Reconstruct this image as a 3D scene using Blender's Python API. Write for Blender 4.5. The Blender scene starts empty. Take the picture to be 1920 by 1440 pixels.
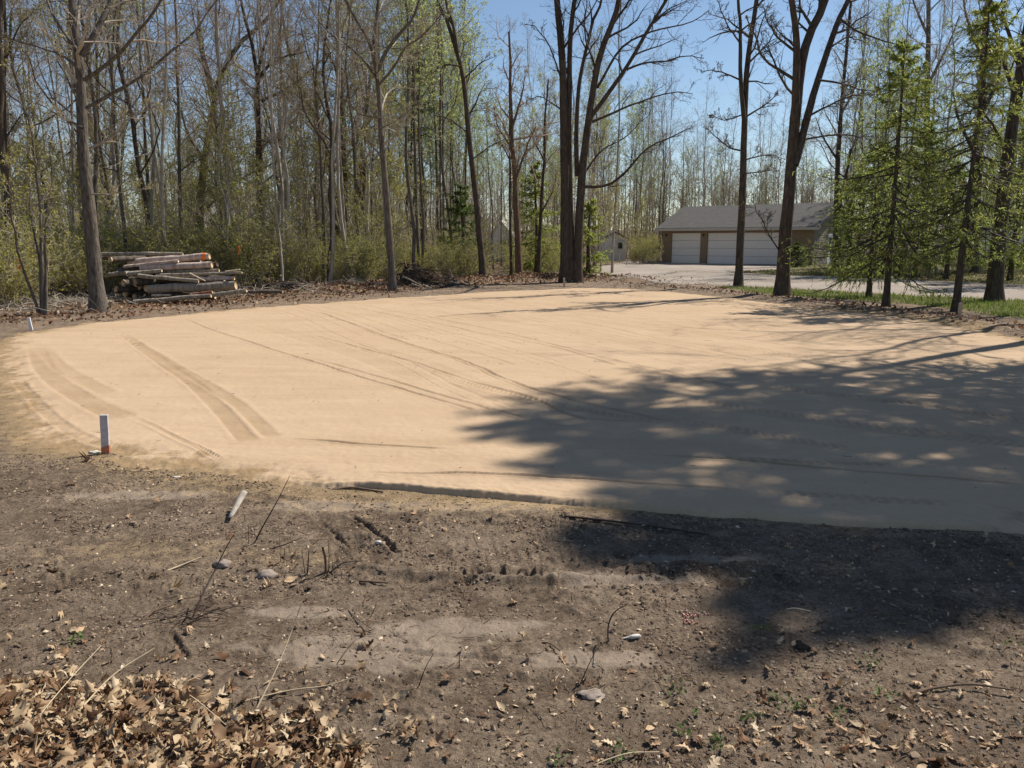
import bpy, math
import numpy as np
from mathutils import Vector, Matrix

rng = np.random.default_rng(11)
S = bpy.context.scene
COL = S.collection
R = math.radians

# ------------------------------------------------------------------ camera model
CAMZ, PITCH, F = 1.7, R(10.5), 1450.0
cp, sp = math.cos(PITCH), math.sin(PITCH)


def ray(u, v):
    a, b = (u - 960.0) / F, (720.0 - v) / F
    return a, cp + b * sp, -sp + b * cp


def gp(u, v, z=0.0):
    a, dy, dz = ray(u, v)
    t = (z - CAMZ) / min(dz, -0.004)
    return np.array([a * t, dy * t, z])


def at(u, v, D):
    a, dy, dz = ray(u, v)
    t = D / dy
    return np.array([a * t, D, CAMZ + dz * t])


# ------------------------------------------------------------------ noise
def perlin(x, y, seed=0):
    xi = np.floor(x).astype(np.int64)
    yi = np.floor(y).astype(np.int64)
    xf, yf = x - xi, y - yi

    def g(ix, iy, dx, dy):
        h = (ix * 374761393 + iy * 668265263 + seed * 974634777) & 0x7FFFFFFF
        h = ((h ^ (h >> 13)) * 1274126177) & 0x7FFFFFFF
        h = h ^ (h >> 16)
        a = (h & 4095) * (2 * np.pi / 4096)
        return np.cos(a) * dx + np.sin(a) * dy

    u = xf * xf * xf * (xf * (xf * 6 - 15) + 10)
    v = yf * yf * yf * (yf * (yf * 6 - 15) + 10)
    n0 = g(xi, yi, xf, yf) * (1 - u) + g(xi + 1, yi, xf - 1, yf) * u
    n1 = g(xi, yi + 1, xf, yf - 1) * (1 - u) + g(xi + 1, yi + 1, xf - 1, yf - 1) * u
    return (n0 * (1 - v) + n1 * v) * 1.4


def fbm(x, y, octv=4, seed=0, gain=0.5):
    s, a, f = 0.0, 1.0, 1.0
    for o in range(octv):
        s = s + a * perlin(x * f, y * f, seed + o * 17)
        a *= gain
        f *= 2.03
    return s


def sstep(a, b, x):
    t = np.clip((x - a) / (b - a), 0, 1)
    return t * t * (3 - 2 * t)


def polyline_dist(x, y, pts):
    """distance, arc length and signed side to a polyline, all vectorised"""
    best = np.full(x.shape, 1e9)
    arc = np.zeros(x.shape)
    side = np.zeros(x.shape)
    acc = 0.0
    for i in range(len(pts) - 1):
        ax, ay = pts[i][0], pts[i][1]
        dx, dy = pts[i + 1][0] - ax, pts[i + 1][1] - ay
        L = math.hypot(dx, dy) + 1e-9
        dx, dy = dx / L, dy / L
        px, py = x - ax, y - ay
        s = np.clip(px * dx + py * dy, 0, L)
        ex, ey = px - s * dx, py - s * dy
        d = np.sqrt(ex * ex + ey * ey)
        m = d < best
        best = np.where(m, d, best)
        arc = np.where(m, acc + s, arc)
        side = np.where(m, dx * py - dy * px, side)
        acc += L
    return best, arc, side, acc


def signed_dist(x, y, poly):
    """positive inside"""
    p = list(poly) + [poly[0]]
    d = polyline_dist(x, y, p)[0]
    ins = np.zeros(x.shape, bool)
    for i in range(len(poly)):
        x0, y0 = poly[i][0], poly[i][1]
        x1, y1 = p[i + 1][0], p[i + 1][1]
        if y0 == y1:
            continue
        c = ((y0 > y) != (y1 > y)) & (x < (x1 - x0) * (y - y0) / (y1 - y0) + x0)
        ins ^= c
    return np.where(ins, d, -d)


def smooth_line(pts, n):
    """Catmull-Rom resample of a list of vectors"""
    P = np.array(pts, float)
    if len(P) < 3:
        t = np.linspace(0, 1, n)[:, None]
        return P[0] * (1 - t) + P[-1] * t
    Q = np.vstack([2 * P[0] - P[1], P, 2 * P[-1] - P[-2]])
    seg = np.linalg.norm(np.diff(P, axis=0), axis=1)
    cum = np.concatenate([[0], np.cumsum(seg)])
    out = []
    for s in np.linspace(0, cum[-1], n):
        i = min(int(np.searchsorted(cum, s, 'right') - 1), len(P) - 2)
        t = (s - cum[i]) / max(seg[i], 1e-9)
        p0, p1, p2, p3 = Q[i], Q[i + 1], Q[i + 2], Q[i + 3]
        out.append(0.5 * ((2 * p1) + (-p0 + p2) * t + (2 * p0 - 5 * p1 + 4 * p2 - p3) * t * t + (-p0 + 3 * p1 - 3 * p2 + p3) * t ** 3))
    return np.array(out)


# ------------------------------------------------------------------ mesh helpers
class MB:
    def __init__(self):
        self.v, self.q, self.t, self.qm, self.tm, self.n = [], [], [], [], [], 0

    def add(self, v, quads=None, tris=None, mat=0):
        v = np.asarray(v, float).reshape(-1, 3)
        self.v.append(v)
        if quads is not None and len(quads):
            q = np.asarray(quads, np.int64).reshape(-1, 4) + self.n
            self.q.append(q)
            self.qm.append(np.full(len(q), mat))
        if tris is not None and len(tris):
            t = np.asarray(tris, np.int64).reshape(-1, 3) + self.n
            self.t.append(t)
            self.tm.append(np.full(len(t), mat))
        self.n += len(v)

    def tubes(self, P, Rr, sides=3, mat=0, rough=0.0, cap=False):
        """P (N,K,3), Rr (N,K)"""
        N, K = P.shape[:2]
        if N == 0:
            return
        T = np.gradient(P, axis=1)
        T /= np.linalg.norm(T, axis=2, keepdims=True) + 1e-9
        mean = P[:, -1] - P[:, 0]
        ref = np.eye(3)[np.argmin(np.abs(mean), axis=1)]
        A = np.cross(T, ref[:, None, :])
        A /= np.linalg.norm(A, axis=2, keepdims=True) + 1e-9
        B = np.cross(T, A)
        th = np.arange(sides) * 2 * np.pi / sides
        ca, sa = np.cos(th), np.sin(th)
        rr = Rr[:, :, None]
        if rough > 0:
            rr = rr * (1 + rough * rng.normal(size=(N, K, sides)))
        else:
            rr = np.repeat(rr, sides, axis=2)
        V = P[:, :, None, :] + rr[..., None] * (A[:, :, None, :] * ca[None, None, :, None] + B[:, :, None, :] * sa[None, None, :, None])
        idx = np.arange(N * K * sides).reshape(N, K, sides)
        a = idx[:, :-1, :]
        b = np.roll(a, -1, axis=2)
        c = idx[:, 1:, :]
        d = np.roll(c, -1, axis=2)
        self.add(V, np.stack([a, b, d, c], -1).reshape(-1, 4), mat=mat)
        if cap:
            for k in (0, K - 1):
                for n in range(N):
                    ring = V[n, k]
                    ctr = ring.mean(0)
                    tr = [[i, (i + 1) % sides, sides] for i in range(sides)]
                    self.add(np.vstack([ring, ctr]), tris=tr, mat=mat)

    def box(self, c, s, rotz=0.0, mat=0, bevel=0.0):
        x, y, z = s[0] / 2, s[1] / 2, s[2] / 2
        v = np.array([[-x, -y, -z], [x, -y, -z], [x, y, -z], [-x, y, -z], [-x, -y, z], [x, -y, z], [x, y, z], [-x, y, z]])
        if rotz:
            cz, sz = math.cos(rotz), math.sin(rotz)
            v = v @ np.array([[cz, sz, 0], [-sz, cz, 0], [0, 0, 1]])
        self.add(v + np.array(c), [[0, 3, 2, 1], [4, 5, 6, 7], [0, 1, 5, 4], [1, 2, 6, 5], [2, 3, 7, 6], [3, 0, 4, 7]], mat=mat)

    def mesh(self, name, mats, smooth=True):
        V = np.concatenate(self.v) if self.v else np.zeros((0, 3))
        Q = np.concatenate(self.q) if self.q else np.zeros((0, 4), int)
        T = np.concatenate(self.t) if self.t else np.zeros((0, 3), int)
        me = bpy.data.meshes.new(name)
        me.vertices.add(len(V))
        me.vertices.foreach_set('co', V.astype(np.float32).ravel())
        nl = Q.size + T.size
        me.loops.add(nl)
        me.loops.foreach_set('vertex_index', np.concatenate([Q.ravel(), T.ravel()]).astype(np.int32))
        me.polygons.add(len(Q) + len(T))
        me.polygons.foreach_set('loop_start', np.concatenate([np.arange(len(Q)) * 4, Q.size + np.arange(len(T)) * 3]).astype(np.int32))
        mi = np.concatenate(self.qm + self.tm) if (self.qm or self.tm) else np.zeros(0)
        me.polygons.foreach_set('material_index', mi.astype(np.int32))
        me.polygons.foreach_set('use_smooth', np.full(len(Q) + len(T), bool(smooth)))
        for m in (mats if isinstance(mats, (list, tuple)) else [mats]):
            me.materials.append(m)
        me.update(calc_edges=True)
        return me

    def build(self, name, mats, parent=None, smooth=True):
        return link(name, self.mesh(name, mats, smooth), parent)


def link(name, me, parent=None):
    o = bpy.data.objects.new(name, me)
    COL.objects.link(o)
    if parent is not None:
        o.parent = parent
    return o


def tag(o, label=None, cat=None, group=None, kind=None):
    if label:
        o['label'] = label
    if cat:
        o['category'] = cat
    if group:
        o['group'] = group
    if kind:
        o['kind'] = kind
    return o


def empty(name, loc, label, cat, group=None, rz=0.0):
    o = bpy.data.objects.new(name, None)
    o.empty_display_size = 0.2
    COL.objects.link(o)
    o.location = tuple(float(c) for c in loc)
    o.rotation_euler = (0, 0, rz)
    return tag(o, label, cat, group)


# ------------------------------------------------------------------ materials
class NT:
    def __init__(self, name):
        self.m = bpy.data.materials.new(name)
        self.m.use_nodes = True
        self.nt = self.m.node_tree
        self.nt.nodes.clear()
        self.out = self.n('ShaderNodeOutputMaterial')

    def n(self, t, **kw):
        nd = self.nt.nodes.new(t)
        for k, v in kw.items():
            if k.startswith('i_'):
                nd.inputs[k[2:].replace('_', ' ')].default_value = v
            else:
                setattr(nd, k, v)
        return nd

    def l(self, a, b):
        self.nt.links.new(a, b)

    def coord(self, kind='Object', scale=(1, 1, 1)):
        c = self.n('ShaderNodeTexCoord')
        mp = self.n('ShaderNodeMapping')
        mp.inputs['Scale'].default_value = scale
        self.l(c.outputs[kind], mp.inputs['Vector'])
        return mp.outputs[0]

    def noise(self, vec, scale, detail=4, rough=0.55):
        t = self.n('ShaderNodeTexNoise')
        t.inputs['Scale'].default_value = scale
        t.inputs['Detail'].default_value = detail
        t.inputs['Roughness'].default_value = rough
        if vec is not None:
            self.l(vec, t.inputs['Vector'])
        return t.outputs['Fac']

    def ramp(self, fac, stops, interp='LINEAR'):
        r = self.n('ShaderNodeValToRGB')
        r.color_ramp.interpolation = interp
        e = r.color_ramp.elements
        while len(e) < len(stops):
            e.new(0.5)
        for el, (p, c) in zip(e, stops):
            el.position = p
            el.color = (*c, 1) if not isinstance(c, (int, float)) else (c, c, c, 1)
        self.l(fac, r.inputs[0])
        return r.outputs[0]

    def mix(self, fac, a, b, mode='MIX'):
        m = self.n('ShaderNodeMix', data_type='RGBA', blend_type=mode)
        for s, i in ((fac, 0), (a, 6), (b, 7)):
            if isinstance(s, (int, float)):
                m.inputs[i].default_value = s
            elif isinstance(s, tuple):
                m.inputs[i].default_value = (*s, 1)
            else:
                self.l(s, m.inputs[i])
        return m.outputs[2]

    def math(self, op, a, b=0.0):
        m = self.n('ShaderNodeMath', operation=op)
        for s, i in ((a, 0), (b, 1)):
            if isinstance(s, (int, float)):
                m.inputs[i].default_value = s
            else:
                self.l(s, m.inputs[i])
        return m.outputs[0]

    def attr(self, name):
        return self.n('ShaderNodeAttribute', attribute_name=name).outputs['Fac']

    def bump(self, h, strength=0.5, dist=0.02, normal=None):
        b = self.n('ShaderNodeBump')
        b.inputs['Strength'].default_value = strength
        b.inputs['Distance'].default_value = dist
        self.l(h, b.inputs['Height'])
        if normal is not None:
            self.l(normal, b.inputs['Normal'])
        return b.outputs[0]

    def principled(self, col, rough=0.85, normal=None, spec=0.2, metal=0.0):
        p = self.n('ShaderNodeBsdfPrincipled')
        if isinstance(col, tuple):
            p.inputs['Base Color'].default_value = (*col, 1)
        else:
            self.l(col, p.inputs['Base Color'])
        if isinstance(rough, (int, float)):
            p.inputs['Roughness'].default_value = rough
        else:
            self.l(rough, p.inputs['Roughness'])
        p.inputs['Specular IOR Level'].default_value = spec
        p.inputs['Metallic'].default_value = metal
        if normal is not None:
            self.l(normal, p.inputs['Normal'])
        self.l(p.outputs[0], self.out.inputs[0])
        return self.m


def mat_bark(name, dark, light, scale=14.0, bump=0.9):
    k = NT(name)
    v = k.coord('Object', (1, 1, 0.22))
    n1 = k.noise(v, scale, 6, 0.65)
    n2 = k.noise(k.coord('Object'), 1.3, 3)
    c = k.ramp(n1, [(0.32, dark), (0.68, light)])
    c = k.mix(k.ramp(n2, [(0.4, 0.0), (0.75, 0.55)]), c, tuple(0.5 * (a + b) * 1.15 for a, b in zip(dark, light)))
    return k.principled(c, 0.92, k.bump(n1, bump, 0.03), 0.1)


def mat_leaf(name, stops, trans=0.4, rough=0.6):
    """thin leaf: diffuse plus light passing through; colour varies leaf by leaf"""
    k = NT(name)
    g = k.n('ShaderNodeNewGeometry')
    oi = k.n('ShaderNodeObjectInfo')
    c = k.ramp(g.outputs['Random Per Island'], stops)
    var = k.ramp(oi.outputs['Random'], [(0, (0.8, 0.85, 0.8)), (1, (1.15, 1.1, 1.05))])
    c = k.mix(1.0, c, var, 'MULTIPLY')
    d = k.n('ShaderNodeBsdfPrincipled')
    d.inputs['Roughness'].default_value = rough
    d.inputs['Specular IOR Level'].default_value = 0.25
    k.l(c, d.inputs['Base Color'])
    t = k.n('ShaderNodeBsdfTranslucent')
    k.l(c, t.inputs['Color'])
    m = k.n('ShaderNodeMixShader')
    m.inputs[0].default_value = trans
    k.l(d.outputs[0], m.inputs[1])
    k.l(t.outputs[0], m.inputs[2])
    k.l(m.outputs[0], k.out.inputs[0])
    return k.m


def mat_plain(name, col, rough=0.7, var=0.15, scale=8.0, bump=0.0, spec=0.3):
    k = NT(name)
    n = k.noise(k.coord('Object'), scale, 5, 0.6)
    c = k.ramp(n, [(0.3, tuple(x * (1 - var) for x in col)), (0.7, tuple(min(1, x * (1 + var)) for x in col))])
    return k.principled(c, rough, k.bump(n, bump, 0.01) if bump else None, spec)


M = {}
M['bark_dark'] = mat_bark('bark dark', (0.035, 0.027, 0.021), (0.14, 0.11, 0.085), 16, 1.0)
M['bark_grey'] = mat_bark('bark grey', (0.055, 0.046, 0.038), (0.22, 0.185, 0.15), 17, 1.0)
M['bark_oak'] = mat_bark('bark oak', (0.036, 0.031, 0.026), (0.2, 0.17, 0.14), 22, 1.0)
M['bark_brown'] = mat_bark('bark brown', (0.07, 0.045, 0.03), (0.22, 0.145, 0.1))
M['bark_pale'] = mat_bark('bark pale', (0.16, 0.135, 0.11), (0.4, 0.35, 0.29), 10)
M['bark_pole'] = mat_bark('bark pole', (0.19, 0.16, 0.13), (0.46, 0.41, 0.34), 9, 0.5)
M['bark_birch'] = mat_bark('bark birch', (0.25, 0.23, 0.2), (0.72, 0.68, 0.6), 5, 0.4)
M['twig_grey'] = mat_plain('twig grey', (0.36, 0.31, 0.25), 0.85, 0.3, 3)
M['twig_red'] = mat_plain('twig reddish', (0.34, 0.25, 0.2), 0.85, 0.3, 3)
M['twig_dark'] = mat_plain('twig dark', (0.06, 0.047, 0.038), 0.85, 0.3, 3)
M['leaf_brush'] = mat_leaf('brush leaf', [(0, (0.24, 0.24, 0.05)), (0.5, (0.35, 0.34, 0.075)), (1, (0.46, 0.42, 0.14))], 0.5)
M['leaf_aspen'] = mat_leaf('aspen leaf', [(0, (0.3, 0.37, 0.12)), (0.6, (0.4, 0.47, 0.18)), (1, (0.52, 0.52, 0.26))], 0.55)
M['leaf_bud'] = mat_leaf('red bud', [(0, (0.17, 0.09, 0.06)), (0.6, (0.27, 0.17, 0.1)), (1, (0.33, 0.27, 0.13))], 0.4)
M['leaf_olive'] = mat_leaf('olive bud', [(0, (0.2, 0.18, 0.065)), (0.6, (0.28, 0.265, 0.09)), (1, (0.36, 0.31, 0.15))], 0.5)
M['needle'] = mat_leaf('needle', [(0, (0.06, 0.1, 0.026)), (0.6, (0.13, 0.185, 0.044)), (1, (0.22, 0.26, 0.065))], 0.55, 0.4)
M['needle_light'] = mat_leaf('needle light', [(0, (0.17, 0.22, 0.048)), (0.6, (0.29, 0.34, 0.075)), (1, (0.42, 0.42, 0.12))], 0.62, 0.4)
M['grass'] = mat_leaf('grass blade', [(0, (0.1, 0.15, 0.025)), (0.6, (0.16, 0.22, 0.045)), (1, (0.3, 0.29, 0.1))], 0.4)
M['sprout'] = mat_leaf('sprout', [(0, (0.06, 0.1, 0.025)), (1, (0.13, 0.2, 0.05))], 0.3)
M['dry_leaf'] = mat_leaf('dry oak leaf', [(0, (0.1, 0.05, 0.025)), (0.15, (0.15, 0.075, 0.037)), (0.38, (0.3, 0.185, 0.105)), (0.68, (0.45, 0.32, 0.2)), (0.9, (0.5, 0.37, 0.24)), (1, (0.58, 0.47, 0.34))], 0.16, 0.6)
M['dry_leaf_red'] = mat_leaf('dry leaf russet', [(0, (0.07, 0.035, 0.022)), (0.5, (0.2, 0.1, 0.06)), (0.8, (0.32, 0.18, 0.11)), (1, (0.5, 0.36, 0.25))], 0.15, 0.7)
M['chip'] = mat_leaf('litter chip', [(0, (0.08, 0.055, 0.035)), (0.5, (0.22, 0.15, 0.09)), (0.75, (0.4, 0.3, 0.19)), (1, (0.66, 0.56, 0.43))], 0.05, 0.8)
M['stalk'] = mat_plain('dry stalk', (0.52, 0.41, 0.26), 0.6, 0.2, 20)
M['stick'] = mat_plain('brown stick', (0.13, 0.085, 0.055), 0.85, 0.35, 30, 0.4)
M['stick_dark'] = mat_plain('dark stem', (0.055, 0.036, 0.027), 0.8, 0.3, 30, 0.3)
M['stone'] = mat_plain('field stone', (0.25, 0.2, 0.165), 0.85, 0.25, 22, 0.3)
M['white_paint'] = mat_plain('weathered white paint', (0.47, 0.43, 0.43), 0.7, 0.2, 25, 0.15)
M['white_new'] = mat_plain('white paint', (0.68, 0.67, 0.65), 0.5, 0.04, 20)
M['raw_wood'] = mat_plain('raw lath', (0.5, 0.37, 0.27), 0.8, 0.15, 18, 0.2)
M['orange_paint'] = mat_plain('orange marking paint', (0.45, 0.15, 0.08), 0.6, 0.2, 20)
M['orange_bright'] = mat_plain('bright orange paint', (0.85, 0.2, 0.04), 0.5, 0.12, 20)
M['paper'] = mat_plain('paper scrap', (0.55, 0.51, 0.45), 0.7, 0.08, 30)
M['bead'] = mat_plain('red bead', (0.4, 0.14, 0.12), 0.22, 0.1, 5, 0, 0.6)
M['wood_cut'] = mat_plain('cut wood', (0.5, 0.36, 0.22), 0.8, 0.25, 14, 0.2)
M['wood_fresh'] = mat_plain('split wood', (0.72, 0.58, 0.4), 0.75, 0.15, 14, 0.2)
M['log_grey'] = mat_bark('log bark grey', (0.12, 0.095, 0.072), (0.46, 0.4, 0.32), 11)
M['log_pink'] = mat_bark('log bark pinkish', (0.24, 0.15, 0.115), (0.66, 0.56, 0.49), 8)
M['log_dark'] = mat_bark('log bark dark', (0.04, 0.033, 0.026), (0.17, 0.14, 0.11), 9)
M['mud_dark'] = mat_plain('dark damp soil', (0.055, 0.042, 0.032), 0.95, 0.4, 12, 0.8)
M['shingle'] = None
M['tan_wall'] = mat_plain('tan painted wall', (0.25, 0.185, 0.12), 0.8, 0.05, 3)
M['trim_pale'] = mat_plain('pale trim', (0.5, 0.46, 0.41), 0.6, 0.05, 5)
M['door_white'] = mat_plain('garage door white', (0.8, 0.77, 0.74), 0.55, 0.03, 5)
M['concrete'] = mat_plain('concrete', (0.42, 0.39, 0.35), 0.85, 0.12, 6, 0.2)
M['glass_dark'] = mat_plain('dark window glass', (0.03, 0.035, 0.04), 0.1, 0.1, 3, 0, 0.6)
M['metal_dark'] = mat_plain('dark metal', (0.03, 0.03, 0.03), 0.5, 0.1, 8)
M['siding_white'] = mat_plain('white siding', (0.72, 0.71, 0.68), 0.6, 0.05, 5)
M['siding_grey'] = mat_plain('taupe siding', (0.23, 0.195, 0.16), 0.7, 0.06, 5)
M['table_wood'] = mat_plain('dark stained boards', (0.05, 0.043, 0.038), 0.7, 0.2, 10)

k = NT('asphalt shingles')
uv = k.coord('Object')
br = k.n('ShaderNodeTexBrick')
k.l(uv, br.inputs['Vector'])
br.inputs['Scale'].default_value = 3.0
br.inputs['Color1'].default_value = (0.07, 0.067, 0.065, 1)
br.inputs['Color2'].default_value = (0.115, 0.109, 0.104, 1)
br.inputs['Mortar'].default_value = (0.07, 0.06, 0.055, 1)
br.inputs['Mortar Size'].default_value = 0.02
br.inputs['Brick Width'].default_value = 0.9
br.inputs['Row Height'].default_value = 0.4
cc = k.mix(k.noise(uv, 5, 4), br.outputs['Color'], (0.11, 0.105, 0.1))
M['shingle'] = k.principled(cc, 0.95, k.bump(k.noise(uv, 40, 2), 0.3, 0.01), 0.1)

# ------------------------------------------------------------------ outlines on the ground
rng = np.random.default_rng(105)
PAD_PX = [(16, 636), (60, 624), (180, 606), (300, 595), (450, 581), (640, 566), (800, 556), (950, 547), (1090, 541), (1180, 542),
          (1300, 552), (1450, 570), (1600, 586), (1750, 606), (1830, 621), (1920, 643), (2080, 680), (2300, 745), (2450, 830), (2420, 930), (2200, 1005),
          (1920, 1000), (1600, 990), (1430, 977), (1250, 965), (1000, 945), (850, 931), (710, 915), (620, 915), (480, 900), (330, 880), (210, 852),
          (110, 836), (60, 800), (30, 750), (8, 700), (0, 662)]
PAD = [gp(u, v)[:2] for u, v in PAD_PX]
LIP = [gp(u, v)[:2] for u, v in [(700, 914), (850, 931), (1000, 945), (1250, 965), (1430, 977), (1600, 990), (1760, 996)]]
DRIVE_PX = [(1088, 523), (1100, 505), (1165, 492), (1236, 488), (1300, 485), (1470, 492), (1462, 503), (1345, 511), (1480, 517), (1620, 522), (1920, 534), (2300, 552), (2300, 590), (1920, 563),
            (1800, 557), (1620, 548), (1480, 540), (1360, 535), (1200, 529)]
DRIVE = [gp(u, v)[:2] for u, v in DRIVE_PX]
LITTER = [gp(u, v)[:2] for u, v in [(-500, 1270), (0, 1292), (180, 1287), (330, 1294), (420, 1335), (520, 1352), (620, 1372), (690, 1408), (700, 1470), (640, 1560), (500, 1900), (-600, 1900)]]
BERM = [gp(u, v)[:2] for u, v in [(560, 556), (700, 541), (860, 532), (1000, 526), (1100, 524), (1190, 528)]]
BERM_R = [gp(u, v)[:2] for u, v in [(1180, 536), (1300, 545), (1500, 566), (1700, 590), (1850, 612), (2000, 645)]]
GRASS = [gp(u, v)[:2] for u, v in [(1350, 537), (1480, 542), (1620, 550), (1800, 559), (1920, 565), (2200, 590), (2200, 650), (1920, 600), (1800, 578), (1700, 569), (1560, 561), (1420, 549)]]
ISLAND = [gp(u, v)[:2] for u, v in [(1345, 510), (1480, 516), (1620, 521), (1920, 533), (2200, 548), (2200, 515), (1920, 506), (1640, 501), (1480, 500)]]

RUTS = []   # (world polyline, half width, depth, rib spacing, damp amount)


def track(pix, hw, depth, rib=0.0, damp=0.0):
    RUTS.append((smooth_line([gp(u, v) for u, v in pix], 26)[:, :2], hw, depth, rib, damp))


# faint parallel grading lines left by the blade
_ref = smooth_line([gp(u, v) for u, v in [(430, 545), (590, 585), (700, 625), (860, 680), (1000, 735), (1130, 768), (1280, 800), (1500, 850)]], 30)[:, :2]
_nrm = np.gradient(_ref, axis=0)
_nrm = np.stack([-_nrm[:, 1], _nrm[:, 0]], 1) / np.linalg.norm(_nrm, axis=1, keepdims=True)
_off = -0.9
while _off < 9.0:
    a_, b_ = sorted(rng.uniform(0, 1, 2))
    a_, b_ = int(a_ * 8), int(16 + b_ * 13)
    RUTS.append((_ref[a_:b_] + _nrm[a_:b_] * _off, float(rng.uniform(0.012, 0.045)), float(rng.uniform(0.003, 0.009)), 0.0, float(rng.uniform(0.12, 0.4))))
    _off += rng.uniform(0.12, 0.45)
# twin wheel tracks on the sand
track([(228, 628), (300, 680), (370, 730), (420, 780), (472, 838)], 0.085, 0.008, 0.06, 0.9)
track([(262, 650), (350, 705), (420, 745), (470, 785), (516, 828)], 0.075, 0.008, 0.06, 0.8)
track([(66, 650), (80, 690), (120, 730), (180, 765), (240, 790)], 0.12, 0.008, 0.07, 0.75)
track([(76, 652), (105, 685), (150, 715), (205, 745)], 0.10, 0.007, 0.07, 0.6)
track([(240, 782), (290, 805), (340, 832), (420, 872)], 0.03, 0.012, 0.05, 0.35)
track([(20, 700), (70, 760), (140, 815), (230, 850)], 0.06, 0.01, 0.06, 0.4)
# long grader lines
for px in ([(590, 585), (700, 625), (860, 680), (1000, 735), (1130, 768), (1280, 800)],
           [(640, 574), (760, 598), (900, 627), (1030, 652), (1160, 690)],
           [(560, 625), (700, 662), (860, 712), (1000, 752), (1090, 788), (1250, 796)],
           [(560, 672), (700, 708), (850, 752), (1000, 790)],
           [(340, 600), (450, 640), (600, 688), (780, 742), (900, 775)],
           [(720, 582), (850, 606), (1000, 640), (1200, 690), (1400, 735)],
           [(950, 562), (1100, 582), (1300, 606), (1480, 622)],
           [(1060, 600), (1250, 640), (1450, 668), (1640, 690)],
           [(520, 828), (600, 832), (700, 840), (850, 848)],
           [(640, 895), (900, 900), (1150, 915), (1400, 930)],
           [(1150, 855), (1400, 872), (1700, 900), (1950, 920)]):
    track(px, 0.028, 0.016, 0.0, 0.5)
for px, w in (([(1240, 745), (1400, 775), (1560, 800), (1750, 822), (1950, 840)], 0.16),
              ([(1380, 720), (1550, 745), (1750, 772), (1950, 800)], 0.14),
              ([(1180, 780), (1330, 805), (1480, 832), (1620, 850)], 0.11),
              ([(1280, 860), (1480, 872), (1700, 880)], 0.05),
              ([(1400, 930), (1600, 945), (1800, 955)], 0.06),
              ([(790, 700), (960, 745), (1120, 778), (1260, 800)], 0.09)):
    track(px, w, 0.011, 0.085, 0.3)
for px in ([(640, 640), (820, 700), (980, 770)], [(820, 590), (1000, 612), (1220, 652)], [(480, 610), (640, 660), (800, 720)]):
    track(px, 0.2, 0.004, 0.0, 0.22)
SOIL_RUTS = []
for px, hw, dep, rib in (([(655, 968), (690, 990), (722, 1018), (745, 1046)], 0.016, 0.028, 0),
                         ([(598, 978), (630, 1005), (655, 1030)], 0.014, 0.018, 0),
                         ([(835, 1074), (900, 1077), (960, 1079), (1015, 1084)], 0.05, 0.03, 0.07),
                         ([(1040, 975), (1130, 985), (1250, 1000), (1400, 1020)], 0.014, 0.02, 0),
                         ([(318, 1186), (335, 1210), (352, 1238)], 0.012, 0.018, 0),
                         ([(560, 1208), (700, 1218), (850, 1232), (1000, 1246)], 0.012, 0.015, 0),
                         ([(540, 960), (610, 990), (660, 1040)], 0.13, 0.012, 0.05),
                         ([(700, 960), (800, 1030), (860, 1070)], 0.12, 0.012, 0.05),
                         ([(1020, 1100), (1150, 1075), (1320, 1060)], 0.04, -0.02, 0),
                         ([(900, 1040), (1100, 1050), (1300, 1080), (1500, 1090)], 0.16, 0.01, 0.06),
                         ([(620, 1060), (800, 1085), (1000, 1095), (1250, 1085)], 0.03, -0.02, 0)):
    SOIL_RUTS.append((smooth_line([gp(u, v) for u, v in px], 20)[:, :2], hw, dep, rib))


CRUST = [(*gp(690, 1222)[:2], 0.62, 0.2), (*gp(860, 1180)[:2], 0.5, 0.12), (*gp(1150, 1090)[:2], 0.7, 0.09), (*gp(900, 950)[:2], 0.9, 0.16), (*gp(620, 950)[:2], 0.6, 0.14), (*gp(1110, 1240)[:2], 0.4, 0.1), (*gp(250, 930)[:2], 0.7, 0.12), (*gp(1290, 1050)[:2], 0.5, 0.07), (*gp(560, 1150)[:2], 0.3, 0.08)]


def crusted(x, y):
    w = np.zeros(np.shape(x))
    for cx, cy, sx, sy in CRUST:
        w = np.maximum(w, np.exp(-((x - cx) / sx) ** 2 - ((y - cy) / sy) ** 2))
    return sstep(0.3, 0.75, w + 0.22 * fbm(x / 0.22, y / 0.12, 4, 181))


for i in range(13):
    u = 838 + 14.5 * i
    v = 1066 + 0.9 * i
    SOIL_RUTS.append((smooth_line([gp(u, v), gp(u + 2, v + 9), gp(u + 1, v + 19)], 5)[:, :2], 0.008, 0.018, 0))
for i in range(9):
    u, v = 545 + 10 * i, 965 + 9.5 * i
    SOIL_RUTS.append((smooth_line([gp(u, v), gp(u + 25, v - 3), gp(u + 55, v - 7)], 5)[:, :2], 0.008, 0.014, 0))
for i in range(8):
    u, v = 690 + 12 * i, 1000 + 8.5 * i
    SOIL_RUTS.append((smooth_line([gp(u, v), gp(u - 25, v + 4), gp(u - 50, v + 9)], 5)[:, :2], 0.008, 0.012, 0))


def g_low(x, y):
    d = np.hypot(x, y)
    z = 0.018 * fbm(x / 3.0, y / 3.0, 3, 3)
    b = polyline_dist(x, y, BERM)[0]
    z = z + (0.22 + 0.12 * perlin(x * 0.9, y * 0.9, 5)) * np.exp(-(b / 0.75) ** 2)
    b = polyline_dist(x, y, BERM_R)[0]
    z = z + (0.07 + 0.05 * perlin(x * 1.1, y * 1.1, 6)) * np.exp(-(b / 0.55) ** 2)
    z = z + sstep(20, 45, d) * 0.1 * fbm(x / 6.0, y / 6.0, 2, 9) + sstep(70, 200, d) * 3.0 * np.maximum(0, d - 70) / 200.0
    return z


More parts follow.
